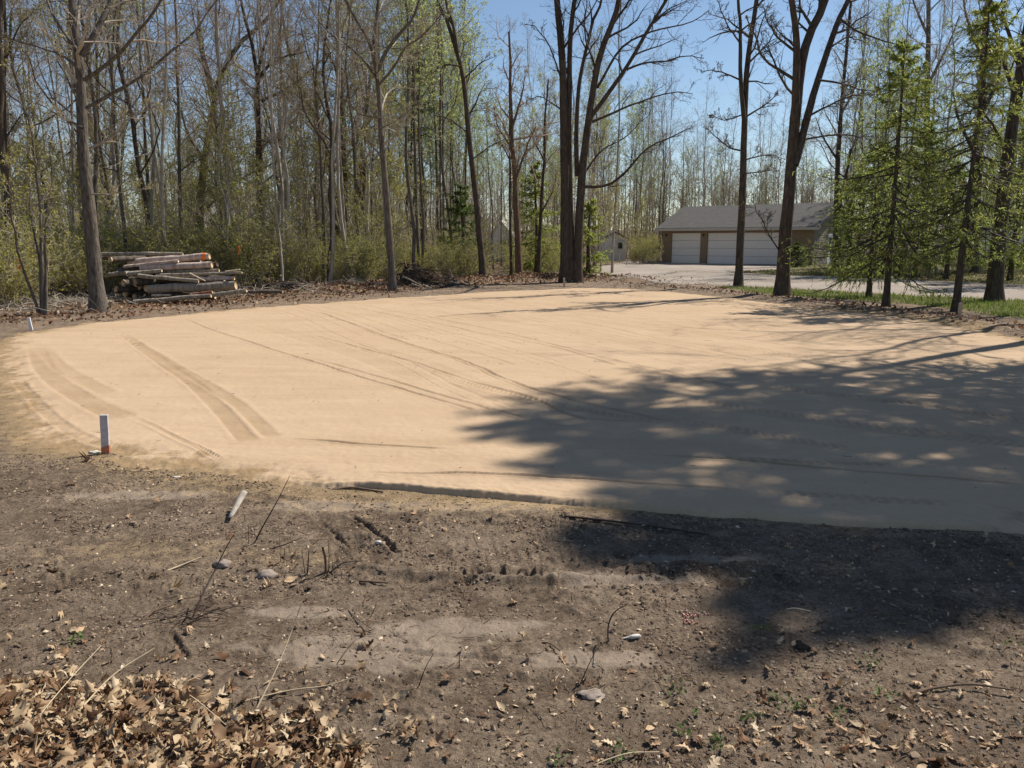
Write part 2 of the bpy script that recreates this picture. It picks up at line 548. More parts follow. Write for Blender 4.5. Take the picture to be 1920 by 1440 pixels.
def ground_z(x, y, detail=True):
    x, y = np.asarray(x, float), np.asarray(y, float)
    z = g_low(x, y)
    sd = signed_dist(x, y, PAD)
    sdl = signed_dist(x, y, LITTER)
    sdr = signed_dist(x, y, DRIVE)
    out = 1 - sstep(-0.35, 0.1, sd)
    d = np.hypot(x, y)
    if detail:
        near = np.exp(-d / 30.0)
        wx, wy = x + 0.08 * perlin(x * 3, y * 3, 31), y + 0.08 * perlin(x * 3, y * 3, 32)
        rid = 1 - np.abs(fbm(wx / 0.34, wy / 0.24, 4, 21))
        clod = np.maximum(0, fbm(wx / 0.085, wy / 0.07, 3, 41)) ** 1.4
        rough = sstep(-0.3, 0.35, fbm(x / 1.1, y / 0.7, 3, 51)) * (1 - 0.85 * crusted(x, y))
        m = 0.032 * (rid - 0.55) * (0.35 + 0.65 * rough) + 0.03 * clod * rough + 0.004 * fbm(x / 0.04, y / 0.04, 2, 61)
        m = m * (0.4 + 0.6 * near) * (1 - sstep(-0.3, 0.3, sdr))
        z = z + m * out
        for ln, hw, dep, rib in SOIL_RUTS:
            msk = (np.abs(x - ln[:, 0].mean()) < 2.5) & (np.abs(y - ln[:, 1].mean()) < 2.5)
            if not np.any(msk):
                continue
            dd, arc, side, L = polyline_dist(x[msk], y[msk], ln)
            w = np.exp(-(dd / hw) ** 2) * sstep(0, 0.05, arc) * (1 - sstep(L - 0.05, L, arc))
            if rib:
                w = w * (0.35 + 0.65 * (np.sin(arc * 2 * np.pi / rib + side * 25) > -0.2))
            jag = 1 + 0.5 * perlin(x[msk] * 14, y[msk] * 14, 71)
            rim = np.exp(-((dd - 1.9 * hw) / (0.7 * hw)) ** 2) * 0.3
            z[msk] -= dep * jag * (w - rim * (w < 0.5))
    z = z - 0.075 * sstep(-0.02, 0.5, sd)
    z = z + 0.05 * sstep(-0.1, 0.5, sdl)
    z = z - 0.03 * sstep(0.0, 0.6, sdr)
    return z


def gz(x, y):
    return float(ground_z(np.array([x]), np.array([y]))[0])


def fan(radii, angles):
    r, a = np.meshgrid(radii, angles, indexing='ij')
    return r * np.sin(a), r * np.cos(a)


def grid_mesh(name, X, Y, Z, keep, mat, attrs, wrap=False):
    n, m = X.shape
    idx = np.arange(n * m).reshape(n, m)
    if wrap:
        a, b, c, d = idx[:-1], np.roll(idx, -1, 1)[:-1], np.roll(idx, -1, 1)[1:], idx[1:]
    else:
        a, b, c, d = idx[:-1, :-1], idx[:-1, 1:], idx[1:, 1:], idx[1:, :-1]
    q = np.stack([a, d, c, b], -1).reshape(-1, 4)
    if keep is not None:
        kf = keep.ravel()
        q = q[kf[q].any(1)]
    used = np.unique(q)
    remap = np.zeros(n * m, np.int64)
    remap[used] = np.arange(len(used))
    mb = MB()
    V = np.stack([X, Y, Z], -1).reshape(-1, 3)[used]
    mb.add(V, remap[q])
    me = mb.mesh(name, mat, True)
    for an, av in attrs.items():
        at_ = me.attributes.new(an, 'FLOAT', 'POINT')
        at_.data.foreach_set('value', av.ravel()[used].astype(np.float32))
    return link(name, me)


def geo(r0, r1, k):
    n = int(math.log(r1 / r0) / math.log(1 + k)) + 1
    return r0 * (r1 / r0) ** np.linspace(0, 1, n)


# ------------------------------------------------------------------ ground material and mesh
rng = np.random.default_rng(106)
k = NT('bare soil')
P0 = k.coord('Object')
nA = k.noise(P0, 1.6, 6, 0.62)
nB = k.noise(P0, 9.0, 6, 0.65)
nC = k.noise(P0, 60.0, 5, 0.7)
nD = k.noise(P0, 230.0, 3, 0.7)
crust = k.ramp(k.mix(0.55, nA, nB), [(0.4, 0.0), (0.62, 1.0)])
soil = k.mix(crust, (0.13, 0.093, 0.064), (0.28, 0.213, 0.153))
grain = k.ramp(nC, [(0.32, (0.5, 0.48, 0.46)), (0.5, (1.0, 1.0, 1.0)), (0.7, (1.4, 1.37, 1.32))])
soil = k.mix(1.0, soil, grain, 'MULTIPLY')
specks = k.ramp(nD, [(0.68, 0.0), (0.74, 1.0)])
soil = k.mix(k.math('MULTIPLY', specks, 0.4), soil, (0.36, 0.29, 0.2))
soil = k.mix(k.math('MULTIPLY', k.ramp(k.math('ADD', k.attr('crusted'), k.math('SUBTRACT', nB, 0.5)), [(0.35, 0.0), (0.85, 1.0)]), 0.75), soil, k.mix(1.0, (0.255, 0.2, 0.15), k.ramp(nB, [(0.3, (0.8, 0.8, 0.8)), (0.7, (1.1, 1.1, 1.1))]), 'MULTIPLY'))
sandy = k.mix(k.ramp(nB, [(0.35, 0.0), (0.65, 1.0)]), (0.25, 0.175, 0.095), (0.36, 0.26, 0.155))
sfac = k.ramp(k.math('ADD', k.attr('sandy'), k.math('ADD', k.math('MULTIPLY', k.math('SUBTRACT', nB, 0.5), 1.8), k.math('MULTIPLY', k.math('SUBTRACT', nC, 0.5), 1.6))), [(0.3, 0.0), (0.75, 1.0)])
soil = k.mix(sfac, soil, sandy)
floor_c = k.mix(k.ramp(nC, [(0.4, 0.0), (0.6, 1.0)]), (0.085, 0.055, 0.036), (0.25, 0.17, 0.105))
floor_c = k.mix(k.ramp(nA, [(0.52, 0.0), (0.64, 0.6)]), floor_c, (0.1, 0.11, 0.035))
soil = k.mix(k.attr('woods'), soil, floor_c)
turf = k.mix(k.ramp(nB, [(0.38, 0.0), (0.62, 1.0)]), (0.11, 0.085, 0.045), (0.1, 0.135, 0.03))
soil = k.mix(k.attr('turf'), soil, turf)
calm = k.math('SUBTRACT', 1.0, k.math('MULTIPLY', k.attr('crusted'), 0.6))
nb = k.bump(k.math('MULTIPLY', nC, calm), 0.9, 0.022)
nb = k.bump(k.math('MULTIPLY', nD, calm), 0.8, 0.01, nb)
M['soil'] = k.principled(soil, 0.96, nb, 0.12)

fine = np.arange(-37.5, 37.51, 0.088)
ang = np.radians(np.concatenate([np.arange(-180, -37.5, 1.5), fine, np.arange(39, 180, 1.5)]))
rad = np.concatenate([[0.02], np.linspace(0.3, 1.75, 14), geo(1.8, 32, 0.0044), geo(33, 90, 0.02), geo(100, 1500, 0.12)])
X, Y = fan(rad, ang)
Z = ground_z(X.ravel(), Y.ravel()).reshape(X.shape)
sdp = signed_dist(X, Y, PAD)
d_edge = polyline_dist(X, Y, [gp(u, v)[:2] for u, v in [(700, 915), (480, 900), (330, 880), (210, 852), (90, 836), (20, 740), (0, 660)]])[0]
left_sp = np.exp(-np.maximum(0, -sdp) / 0.42) * np.exp(-(d_edge / 1.3) ** 2)
spots = 0.5 * np.exp(-((X - gp(250, 1035)[0]) ** 2 / 0.5 + (Y - gp(250, 1035)[1]) ** 2 / 0.05)) + 0.45 * np.exp(-((X - gp(560, 1050)[0]) ** 2 / 0.15 + (Y - gp(560, 1050)[1]) ** 2 / 0.02))
rightsand = 0.8 * np.exp(-(polyline_dist(X, Y, [gp(u, v)[:2] for u, v in [(1560, 580), (1700, 596), (1850, 618)]])[0] / 0.5) ** 2)
sandy = np.clip(left_sp * 1.05 + spots + rightsand + 0.65 * np.exp(-np.maximum(0, -sdp) / 0.12), 0, 1)
EDGE_W = [gp(u, v)[:2] for u, v in [(-900, 640), (0, 606), (190, 586), (420, 566), (560, 556), (700, 541), (860, 532), (1000, 527), (1100, 524), (1190, 524)]]
wd, wa, ws, wl = polyline_dist(X, Y, EDGE_W)
woods = np.where((ws > 0) & (X < 6), sstep(-0.1, 0.5, wd), 0)
woods = np.maximum(woods, sstep(56, 66, Y))
woods = np.maximum(woods, np.exp(-(polyline_dist(X, Y, BERM)[0] / 0.9) ** 2))
turf = np.clip(sstep(-0.3, 0.4, signed_dist(X, Y, GRASS)) + sstep(-0.4, 0.6, signed_dist(X, Y, ISLAND)) * 0.75, 0, 1)
turf = np.maximum(turf, sstep(0, 1, Y - 36) * sstep(8, 12, X) * (1 - woods) * 0.8)
ground = grid_mesh('ground', X, Y, Z, None, M['soil'], {'sandy': sandy, 'woods': woods, 'turf': turf, 'crusted': crusted(X, Y) * (sdp < 0)}, wrap=True)
tag(ground, 'bare brown graded soil and forest floor around the sand pad', kind='structure')

# ------------------------------------------------------------------ sand pad
rng = np.random.default_rng(107)
k = NT('graded sand')
P0 = k.coord('Object')
nA = k.noise(P0, 0.5, 4, 0.6)
nS = k.noise(k.coord('Object', (0.28, 2.2, 1)), 1.4, 5, 0.6)
nC = k.noise(P0, 90.0, 4, 0.7)
nF = k.noise(P0, 7.0, 4, 0.6)
c = k.ramp(k.mix(0.5, nA, nS), [(0.36, (0.395, 0.276, 0.171)), (0.5, (0.445, 0.318, 0.204)), (0.66, (0.48, 0.35, 0.229))])
c = k.mix(k.ramp(nF, [(0.45, 0.0), (0.8, 0.4)]), c, (0.39, 0.285, 0.185))
c = k.mix(k.ramp(k.noise(k.coord('Object', (0.6, 1.0, 1)), 0.9, 5, 0.65), [(0.42, 0.0), (0.62, 0.55)]), c, (0.42, 0.295, 0.195))
c = k.mix(1.0, c, k.ramp(nC, [(0.25, (0.84, 0.87, 0.86)), (0.6, (1, 1, 1)), (0.8, (1.06, 1.06, 1.06))]), 'MULTIPLY')
c = k.mix(k.math('MULTIPLY', k.attr('damp'), 0.75), c, (0.25, 0.165, 0.088))
c = k.mix(k.ramp(k.math('ADD', k.attr('edge'), k.math('ADD', k.math('MULTIPLY', k.math('SUBTRACT', nF, 0.5), 1.3), k.math('MULTIPLY', k.math('SUBTRACT', nC, 0.5), 1.2))), [(0.6, 0.0), (0.95, 1.0)]), c, (0.27, 0.185, 0.1))
c = k.mix(k.ramp(k.noise(P0, 45, 2, 0.5), [(0.72, 0.0), (0.76, 0.5)]), c, (0.3, 0.22, 0.14))
nb = k.bump(nC, 0.3, 0.006)
M['sand'] = k.principled(c, 0.95, nb, 0.12)

ang = np.radians(np.arange(-39, 52, 0.072))
rad = np.concatenate([geo(3.6, 4.85, 0.004), geo(4.86, 6.7, 0.0014), geo(6.72, 29.5, 0.0036)])
X, Y = fan(rad, ang)
sd = signed_dist(X, Y, PAD)
lipd = polyline_dist(X, Y, LIP)[0]
lipw = np.exp(-(lipd / 0.45) ** 2)
nz = 0.2 * fbm(X / 0.45, Y / 0.45, 5, 81, 0.6)
sharp = sstep(-0.03, 0.02, sd + 0.12 * nz)
soft = sstep(-0.6, 0.45, sd + nz)
h = 0.07 * sharp * lipw + 0.062 * soft * (1 - lipw) - 0.03 + 0.006 * fbm(X / 0.09, Y / 0.09, 2, 83) * (1 - sstep(-0.1, 0.5, sd))
Z = g_low(X, Y) + h + 0.006 * fbm(X / 0.5, Y / 0.3, 4, 91) + 0.0025 * np.maximum(0, fbm(X / 0.13, Y / 0.13, 3, 97)) + 0.002 * perlin(X / 0.06, Y / 0.06, 95) + 0.004 * np.sin(Y * 2.6 + 0.5 * X + 2 * perlin(X / 3, Y / 3, 93))
damp = np.zeros(X.shape)
for ln, hw, dep, rib, dm in RUTS:
    x0, x1 = ln[:, 0].min() - 1, ln[:, 0].max() + 1
    y0, y1 = ln[:, 1].min() - 1, ln[:, 1].max() + 1
    m = (X > x0) & (X < x1) & (Y > y0) & (Y < y1)
    if not m.any():
        continue
    x, y = X[m], Y[m]
    x = x + 0.012 * perlin(x * 1.3, y * 1.3, 101)
    dd, arc, side, L = polyline_dist(x, y, ln)
    ends = sstep(0, min(1.6, 0.3 * L), arc) * (1 - sstep(L - min(0.25, 0.2 * L), L, arc))
    w = (1 - sstep(hw * 0.9, hw * 1.08, dd)) * ends
    rim = np.exp(-((dd - 1.35 * hw) / (0.3 * hw + 0.008)) ** 2) * ends
    ribm = 1.0
    if rib:
        ribm = 0.45 + 0.7 * np.sin(2 * np.pi * (arc + 0.6 * np.abs(side)) / rib)
    brk = 0.8 + 0.4 * perlin(x * 2.2, y * 2.2, 111)
    Z[m] += -dep * w * ribm * brk + 0.55 * dep * rim * brk
    damp[m] = np.maximum(damp[m], dm * w * np.clip(brk, 0.2, 1) * (0.7 + 0.3 * (ribm if rib else 1)))
edge = np.clip(1 - (sd + nz * 1.2) / 0.55, 0, 1) * (1 - 0.75 * lipw)
edge = np.maximum(edge, 0.9 * (1 - sharp) * lipw)
pad = grid_mesh('sand_pad', X, Y, Z, sd > -0.5, M['sand'], {'damp': damp, 'edge': edge})
tag(pad, 'broad levelled pad of pale tan sand with wheel tracks', kind='structure')

# ------------------------------------------------------------------ driveway
rng = np.random.default_rng(108)
k = NT('gravel drive')
P0 = k.coord('Object')
nA = k.noise(P0, 0.35, 5, 0.6)
nC = k.noise(P0, 14, 5, 0.75)
c = k.ramp(nA, [(0.35, (0.25, 0.21, 0.17)), (0.65, (0.345, 0.3, 0.255))])
c = k.mix(1.0, c, k.ramp(nC, [(0.3, (0.72, 0.71, 0.7)), (0.7, (1.15, 1.15, 1.15))]), 'MULTIPLY')
M['gravel'] = k.principled(c, 0.95, k.bump(nC, 0.6, 0.03), 0.1)
ang = np.radians(np.arange(3, 46, 0.14))
rad = geo(20, 85, 0.006)
X, Y = fan(rad, ang)
sd = signed_dist(X, Y, DRIVE)
nz = 0.5 * fbm(X / 1.5, Y / 1.5, 3, 121)
Z = g_low(X, Y) + 0.05 * sstep(-0.7, 0.5, sd + nz) - 0.03
drive = grid_mesh('driveway', X, Y, Z, sd > -1.0, M['gravel'], {})
tag(drive, 'pale gravel driveway leading to the garage', kind='structure')

# ------------------------------------------------------------------ growth of branches (vectorised)
rng = np.random.default_rng(109)
UP = np.array([0, 0, 1.0])


def unit(v):
    return v / (np.linalg.norm(v, axis=-1, keepdims=True) + 1e-9)


def grow(P, Rr, n, t0, t1, length, ang, K=5, wig=0.18, trop=0.05, ratio=0.55, tip=0.004, rmax=9, lenpow=0.6, abs_len=False, sprd=0.3):
    """children of N parent branches: returns (M,K,3), (M,K)"""
    N, KP = P.shape[:2]
    pid = np.repeat(np.arange(N), n)
    Mx = len(pid)
    if Mx == 0:
        return np.zeros((0, K, 3)), np.zeros((0, K))
    t = np.clip(t0 + (t1 - t0) * ((np.tile(np.arange(n), N) + rng.random(Mx)) / n), 0, 0.999)
    f = t * (KP - 1)
    i = f.astype(int)
    fr = (f - i)[:, None]
    base = P[pid, i] * (1 - fr) + P[pid, i + 1] * fr
    tan = unit(P[pid, i + 1] - P[pid, i])
    rb = Rr[pid, i] * (1 - fr[:, 0]) + Rr[pid, i + 1] * fr[:, 0]
    plen = np.linalg.norm(np.diff(P, axis=1), axis=2).sum(1)[pid]
    rv = unit(rng.normal(size=(Mx, 3)))
    perp = unit(rv - (rv * tan).sum(1, keepdims=True) * tan)
    a = np.clip(rng.normal(ang, sprd * ang, Mx), 0.1, 1.9)[:, None]
    d = tan * np.cos(a) + perp * np.sin(a)
    L = (length if abs_len else length * plen) * (0.45 + 0.55 * (1 - (t - t0) / (t1 - t0 + 1e-6)) ** lenpow) * rng.uniform(0.65, 1.25, Mx)
    out = np.zeros((Mx, K, 3))
    out[:, 0] = base
    for kk in range(1, K):
        d = unit(d + rng.normal(size=(Mx, 3)) * wig + UP * trop)
        out[:, kk] = out[:, kk - 1] + d * (L / (K - 1))[:, None]
    r0 = np.minimum(rb * ratio * rng.uniform(0.7, 1.0, Mx), rmax)
    r0 = np.maximum(r0, tip)
    s = np.linspace(0, 1, K)[None]
    rr = r0[:, None] * (1 - s) ** 0.8 + tip * s
    return out, rr


def diamonds(mb, C, size, mat, aspect=0.55, up=0.0, direc=None, fold=False):
    """leaf shaped quads at centres C"""
    N = len(C)
    if N == 0:
        return
    a = unit(rng.normal(size=(N, 3)) + (0 if direc is None else direc * 1.2))
    b = rng.normal(size=(N, 3)) + up * UP
    b = unit(np.cross(a, b))
    s = size * rng.uniform(0.6, 1.35, N)[:, None]
    V = np.stack([C, C + a * s * 0.5 + b * s * aspect * 0.5, C + a * s, C + a * s * 0.5 - b * s * aspect * 0.5], 1)
    mb.add(V, np.arange(N * 4).reshape(N, 4), mat=mat)


def sample_on(P, n, t0=0.2, t1=1.0):
    N, K = P.shape[:2]
    pid = np.repeat(np.arange(N), n)
    f = np.clip(rng.uniform(t0, t1, len(pid)), 0, 0.999) * (K - 1)
    i = f.astype(int)
    fr = (f - i)[:, None]
    return P[pid, i] * (1 - fr) + P[pid, i + 1] * fr, unit(P[pid, i + 1] - P[pid, i])


def pad_k(P, K):
    return np.stack([smooth_line(list(p), K) for p in P])


def crown_from(limbs, radii, lv, twig, leaf=None, nleaf=0, lsize=0.05, up=0.05, wig=0.2, tip=0.0045, leaf_on=2, twl=None):
    """grow finer and finer branches from limbs; returns a mesh builder with 0 twig, 1 leaf material"""
    mb = MB()
    P, Q = limbs, radii
    levels = []
    for j, (n, t0, ln, an) in enumerate(lv):
        P, Q = grow(P, Q, n, t0, 1.0, ln, an, K=6 if j == 0 else (5 if j == 1 else 4), wig=wig, trop=up, ratio=0.6, tip=tip, rmax=0.05)
        mb.tubes(P, Q, 4 if j == 0 else 3, 0)
        levels.append(P)
    if leaf and nleaf:
        for P in levels[-leaf_on:]:
            C, d = sample_on(P, nleaf, 0.3)
            diamonds(mb, C, lsize, 1, direc=d)
    return mb


# ---- forest tree prototypes -------------------------------------------------
def proto_tree(kind):
    H = {'pole': rng.uniform(15, 19), 'maple': rng.uniform(13, 17), 'aspen': rng.uniform(14, 18), 'oak': rng.uniform(13, 16), 'birch': rng.uniform(12, 15), 'sapling': rng.uniform(5, 8)}[kind]
    r0 = {'pole': 0.05, 'maple': 0.07, 'aspen': 0.065, 'oak': 0.11, 'birch': 0.07, 'sapling': 0.028}[kind]
    K = 16
    s = np.linspace(0, 1, K)
    wob = {'pole': 0.25, 'maple': 0.3, 'aspen': 0.3, 'oak': 0.5, 'birch': 0.35, 'sapling': 0.35}[kind]
    trunk = np.stack([wob * fbm(s * 2.2 + 9 * rng.random(), s * 0 + rng.random() * 50, 3, 7), wob * fbm(s * 2.2 + 30 + 9 * rng.random(), s * 0 + rng.random() * 50, 3, 8), s * H], 1)
    trunk[:, :2] -= trunk[0, :2]
    rr = r0 * (1 - 0.9 * s ** 1.1) * (1 + 0.55 * np.exp(-s * H / 0.35)) + 0.008
    t0 = {'pole': 0.42, 'maple': 0.3, 'aspen': 0.4, 'oak': 0.27, 'birch': 0.3, 'sapling': 0.2}[kind]
    nl = {'pole': 15, 'maple': 17, 'aspen': 20, 'oak': 13, 'birch': 18, 'sapling': 14}[kind]
    ang_ = {'pole': 0.7, 'maple': 0.75, 'aspen': 0.75, 'oak': 0.95, 'birch': 0.6, 'sapling': 0.8}[kind]
    ll = {'pole': 0.17, 'maple': 0.27, 'aspen': 0.2, 'oak': 0.33, 'birch': 0.22, 'sapling': 0.3}[kind]
    tm = MB()
    tm.tubes(trunk[None], rr[None], 9, 0, 0.05)
    L1, R1 = grow(trunk[None], rr[None], nl, t0, 0.99, ll, ang_, K=8, wig={'oak': 0.3, 'maple': 0.24}.get(kind, 0.18), trop=0.08, ratio=0.5, tip=0.008)
    tm.tubes(L1, R1, 5, 0)
    allL = np.concatenate([L1, pad_k([trunk[int(K * 0.6):]], 8)])
    allR = np.concatenate([R1, np.linspace(rr[int(K * 0.6)], 0.01, 8)[None]])
    if kind == 'pole':
        mb = crown_from(allL, allR, [(6, 0.15, 0.42, 0.7), (4, 0.15, 0.5, 0.75), (2, 0.2, 0.6, 0.7)], 0, 'olive', 1, 0.045, leaf_on=1, tip=0.0028)
    elif kind == 'maple':
        mb = crown_from(allL, allR, [(6, 0.15, 0.45, 0.75), (5, 0.15, 0.5, 0.8), (2, 0.2, 0.6, 0.7)], 0, 'bud', 1, 0.05, leaf_on=1, tip=0.003)
    elif kind == 'aspen':
        mb = crown_from(allL, allR, [(6, 0.15, 0.45, 0.7), (5, 0.15, 0.5, 0.8), (2, 0.2, 0.6, 0.7)], 0, 'aspen', 5, 0.075, leaf_on=1, tip=0.0026)
    elif kind == 'oak':
        mb = crown_from(allL, allR, [(7, 0.2, 0.42, 0.85), (5, 0.15, 0.48, 0.85), (3, 0.2, 0.55, 0.8)], 0, 'olive', 1, 0.04, wig=0.3, leaf_on=1, tip=0.0032)
    elif kind == 'birch':
        mb = crown_from(allL, allR, [(8, 0.15, 0.45, 0.7), (6, 0.15, 0.5, 0.75), (3, 0.2, 0.6, 0.7)], 0, 'olive', 1, 0.05, leaf_on=1, up=0.0, tip=0.0027)
    else:
        mb = crown_from(allL, allR, [(8, 0.1, 0.45, 0.7), (5, 0.1, 0.5, 0.75)], 0, 'brush', 3, 0.07, leaf_on=2, tip=0.003)
    bark = {'pole': 'bark_pole', 'maple': 'bark_pole' if rng.random() < 0.5 else 'bark_grey', 'aspen': 'bark_grey', 'oak': 'bark_dark', 'birch': 'bark_birch', 'sapling': 'bark_pole'}[kind]
    tw = {'pole': 'twig_grey', 'maple': 'twig_red', 'aspen': 'twig_grey', 'oak': 'twig_grey', 'birch': 'twig_red', 'sapling': 'twig_grey'}[kind]
    lf = {'pole': 'leaf_olive', 'maple': 'leaf_bud', 'aspen': 'leaf_aspen', 'oak': 'leaf_olive', 'birch': 'leaf_olive', 'sapling': 'leaf_brush'}[kind]
    return tm.mesh('trunk', M[bark]), mb.mesh('crown', [M[tw], M[lf]], False), H


def conifer_mesh(H, r0, base, spread, top_shape=0.8, whorl=0.42, droop=0.12, dens=1.0, lean=(0, 0), light=False, trunk_pts=None, nsize=0.075, sparse=0.0):
    """needled tree: trunk mesh, crown mesh with drooping feathery boughs"""
    K = 18
    s = np.linspace(0, 1, K)
    if trunk_pts is None:
        T = np.stack([lean[0] * s + 0.08 * np.sin(5 * s + rng.random() * 6) * s, lean[1] * s + 0.08 * np.sin(4 * s + rng.random() * 6) * s, s * H], 1)
    else:
        T = smooth_line(trunk_pts, K)
        T = T - T[0]
        H = T[-1, 2]
    rr = r0 * (1 - 0.93 * s) * (1 + 0.5 * np.exp(-s * H / 0.25)) + 0.006
    tm = MB()
    tm.tubes(T[None], rr[None], 8, 0, 0.05)
    mb = MB()
    Bp, Br = [], []
    z = base * H
    while z < H * 0.985:
        fz = z / H
        q = (fz - base) / (1 - base)
        Lb = spread * ((1 - q) ** top_shape) * (0.55 + 0.45 * min(1, q / 0.15)) + 0.08
        nb_ = int(rng.integers(4, 7))
        a0 = rng.random() * 6.28
        for j in range(nb_):
            if rng.random() < sparse:
                continue
            a = a0 + j * 6.28 / nb_ + rng.normal(0, 0.25)
            L = Lb * rng.uniform(0.5, 1.35)
            zz = z + rng.normal(0, 0.1)
            fb = np.clip(zz / H, 0, 0.99) * (K - 1)
            i = int(fb)
            p = T[i] * (1 - (fb - i)) + T[min(i + 1, K - 1)] * (fb - i)
            slope = 0.35 * q - 0.14 + rng.normal(0, 0.16)
            ss = np.linspace(0, 1, 7)
            lift = L * (slope * ss - droop * 1.6 * np.sin(ss * 2.2) * (1 - 0.5 * q) + 0.12 * ss ** 3)
            wob = rng.normal(0, 0.06) * L * ss ** 2
            Bp.append(np.stack([p[0] + np.cos(a) * L * ss - np.sin(a) * wob, p[1] + np.sin(a) * L * ss + np.cos(a) * wob, p[2] + lift], 1))
            Br.append(np.linspace(max(0.006, 0.012 * L + 0.004), 0.003, 7))
        z += whorl * rng.uniform(0.6, 1.3) * (1 - 0.45 * q)
    Bp, Br = np.array(Bp), np.array(Br)
    mb.tubes(Bp, Br, 3, 0)
    # side sprays
    n2 = int(16 * dens)
    C2, R2 = grow(Bp, Br, n2, 0.12, 0.99, 0.38, 0.85, K=4, wig=0.1, trop=-0.12, ratio=0.6, tip=0.003, lenpow=0.8)
    fl = C2[:, :, 2] - C2[:, :1, 2]
    C2[:, :, 2] = C2[:, :1, 2] + fl * 0.6 - 0.2 * np.linalg.norm(C2 - C2[:, :1], axis=2)
    mb.tubes(C2, R2, 3, 0)
    Pn, dn = sample_on(C2, int(15 * dens), 0.05)
    Pb, db = sample_on(Bp, int(18 * dens), 0.25)
    Cn = np.concatenate([Pn, Pb])
    dd = np.concatenate([dn, db])
    N = len(Cn)
    a = unit(dd * 0.9 + rng.normal(size=(N, 3)) * 0.55 + np.array([0, 0, -0.12]))
    b = unit(np.cross(a, rng.normal(size=(N, 3)) + UP * 1.2))
    sz = nsize * rng.uniform(0.7, 1.5, N)[:, None]
    V = np.stack([Cn - b * sz * 0.1, Cn + b * sz * 0.1, Cn + a * sz + b * sz * 0.05, Cn + a * sz - b * sz * 0.05], 1)
    mb.add(V, np.arange(N * 4).reshape(N, 4), mat=1)
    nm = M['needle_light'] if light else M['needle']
    return tm.mesh('trunk', M['bark_dark']), mb.mesh('crown', [M['twig_dark'], nm], False)


def plant_tree(name, x, y, meshes, label, cat, group=None, rz=0.0, sc=1.0, tilt=(0, 0), sink=0.05):
    o = empty(name, (x, y, gz(x, y) - sink), label, cat, group, rz)
    o.scale = (sc, sc, sc)
    o.rotation_euler = (tilt[0], tilt[1], rz)
    link('trunk', meshes[0], o)
    link('crown', meshes[1], o)
    return o


# ------------------------------------------------------------------ trees drawn from the photograph: stems and limbs
rng = np.random.default_rng(110)
def hero(name, label, D, base_px, stems, limbs, bark, twig, leaf=None, nleaf=1, lsize=0.05, lv=None, group=None, wig=0.22, cat='tree', tip=0.0038, up=0.06, flare=0.42, extra=None):
    b = at(base_px[0], base_px[1], D)
    bz = gz(b[0], b[1]) - 0.06
    org = np.array([b[0], b[1], bz])
    o = empty(name, org, label, cat, group)

    def world(pts, w0, w1, dz, K):
        n = len(pts)
        raw = [at(p[0], p[1], D + dz * (j / max(1, n - 1)) ** 1.3 + (p[2] if len(p) > 2 else 0)) for j, p in enumerate(pts)]
        P = smooth_line(raw, K)
        P = P + 0.012 * np.stack([fbm(np.linspace(0, 5, K), np.full(K, rng.random() * 90), 2, s_) for s_ in (1, 2, 3)], 1) * np.linspace(0, 1, K)[:, None] * 6
        s = np.linspace(0, 1, K)
        r = (w0 * (1 - s) + w1 * s) * D / F / 2 * 0.87
        return P - org, r

    allP, allR = [], []
    tm = MB()
    for j, (pts, w0, w1, dz) in enumerate(stems):
        P, r = world(pts, w0, w1, dz, 26)
        if P[0, 2] < 0.6:
            P[0, 2] = min(P[0, 2], 0.0)
            r = r * (1 + flare * np.exp(-np.maximum(P[:, 2], 0) / 0.28))
        tm.tubes(P[None], r[None], 14, 0, 0.035)
        h = len(P) // 3
        allP.append(smooth_line(list(P[h:]), 12))
        allR.append(np.interp(np.linspace(0, 1, 12), np.linspace(0, 1, len(P) - h), r[h:]))
    tm.build('trunk', M[bark], o)
    for pts, w0, w1, dz, *mm in limbs:
        P, r = world(pts, w0, w1, dz, 14)
        lb = MB()
        lb.tubes(P[None], r[None], 7, 0, 0.03)
        lb.build('limb', M[mm[0] if mm else bark], o)
        allP.append(smooth_line(list(P), 12))
        allR.append(np.interp(np.linspace(0, 1, 12), np.linspace(0, 1, 14), r))
    allP, allR = np.array(allP), np.array(allR)
    if lv is None:
        lv = [(9, 0.12, 0.3, 0.75), (7, 0.15, 0.45, 0.8), (5, 0.15, 0.5, 0.8), (2, 0.2, 0.6, 0.7)]
    mb = crown_from(allP, allR, lv, 0, leaf, nleaf if leaf else 0, lsize, wig=wig, tip=tip, leaf_on=1, up=up)
    mb.build('crown', [M[twig], M[leaf or 'leaf_olive']], o, smooth=False)
    return o


def depth_of(v):
    return gp(960, v)[1]


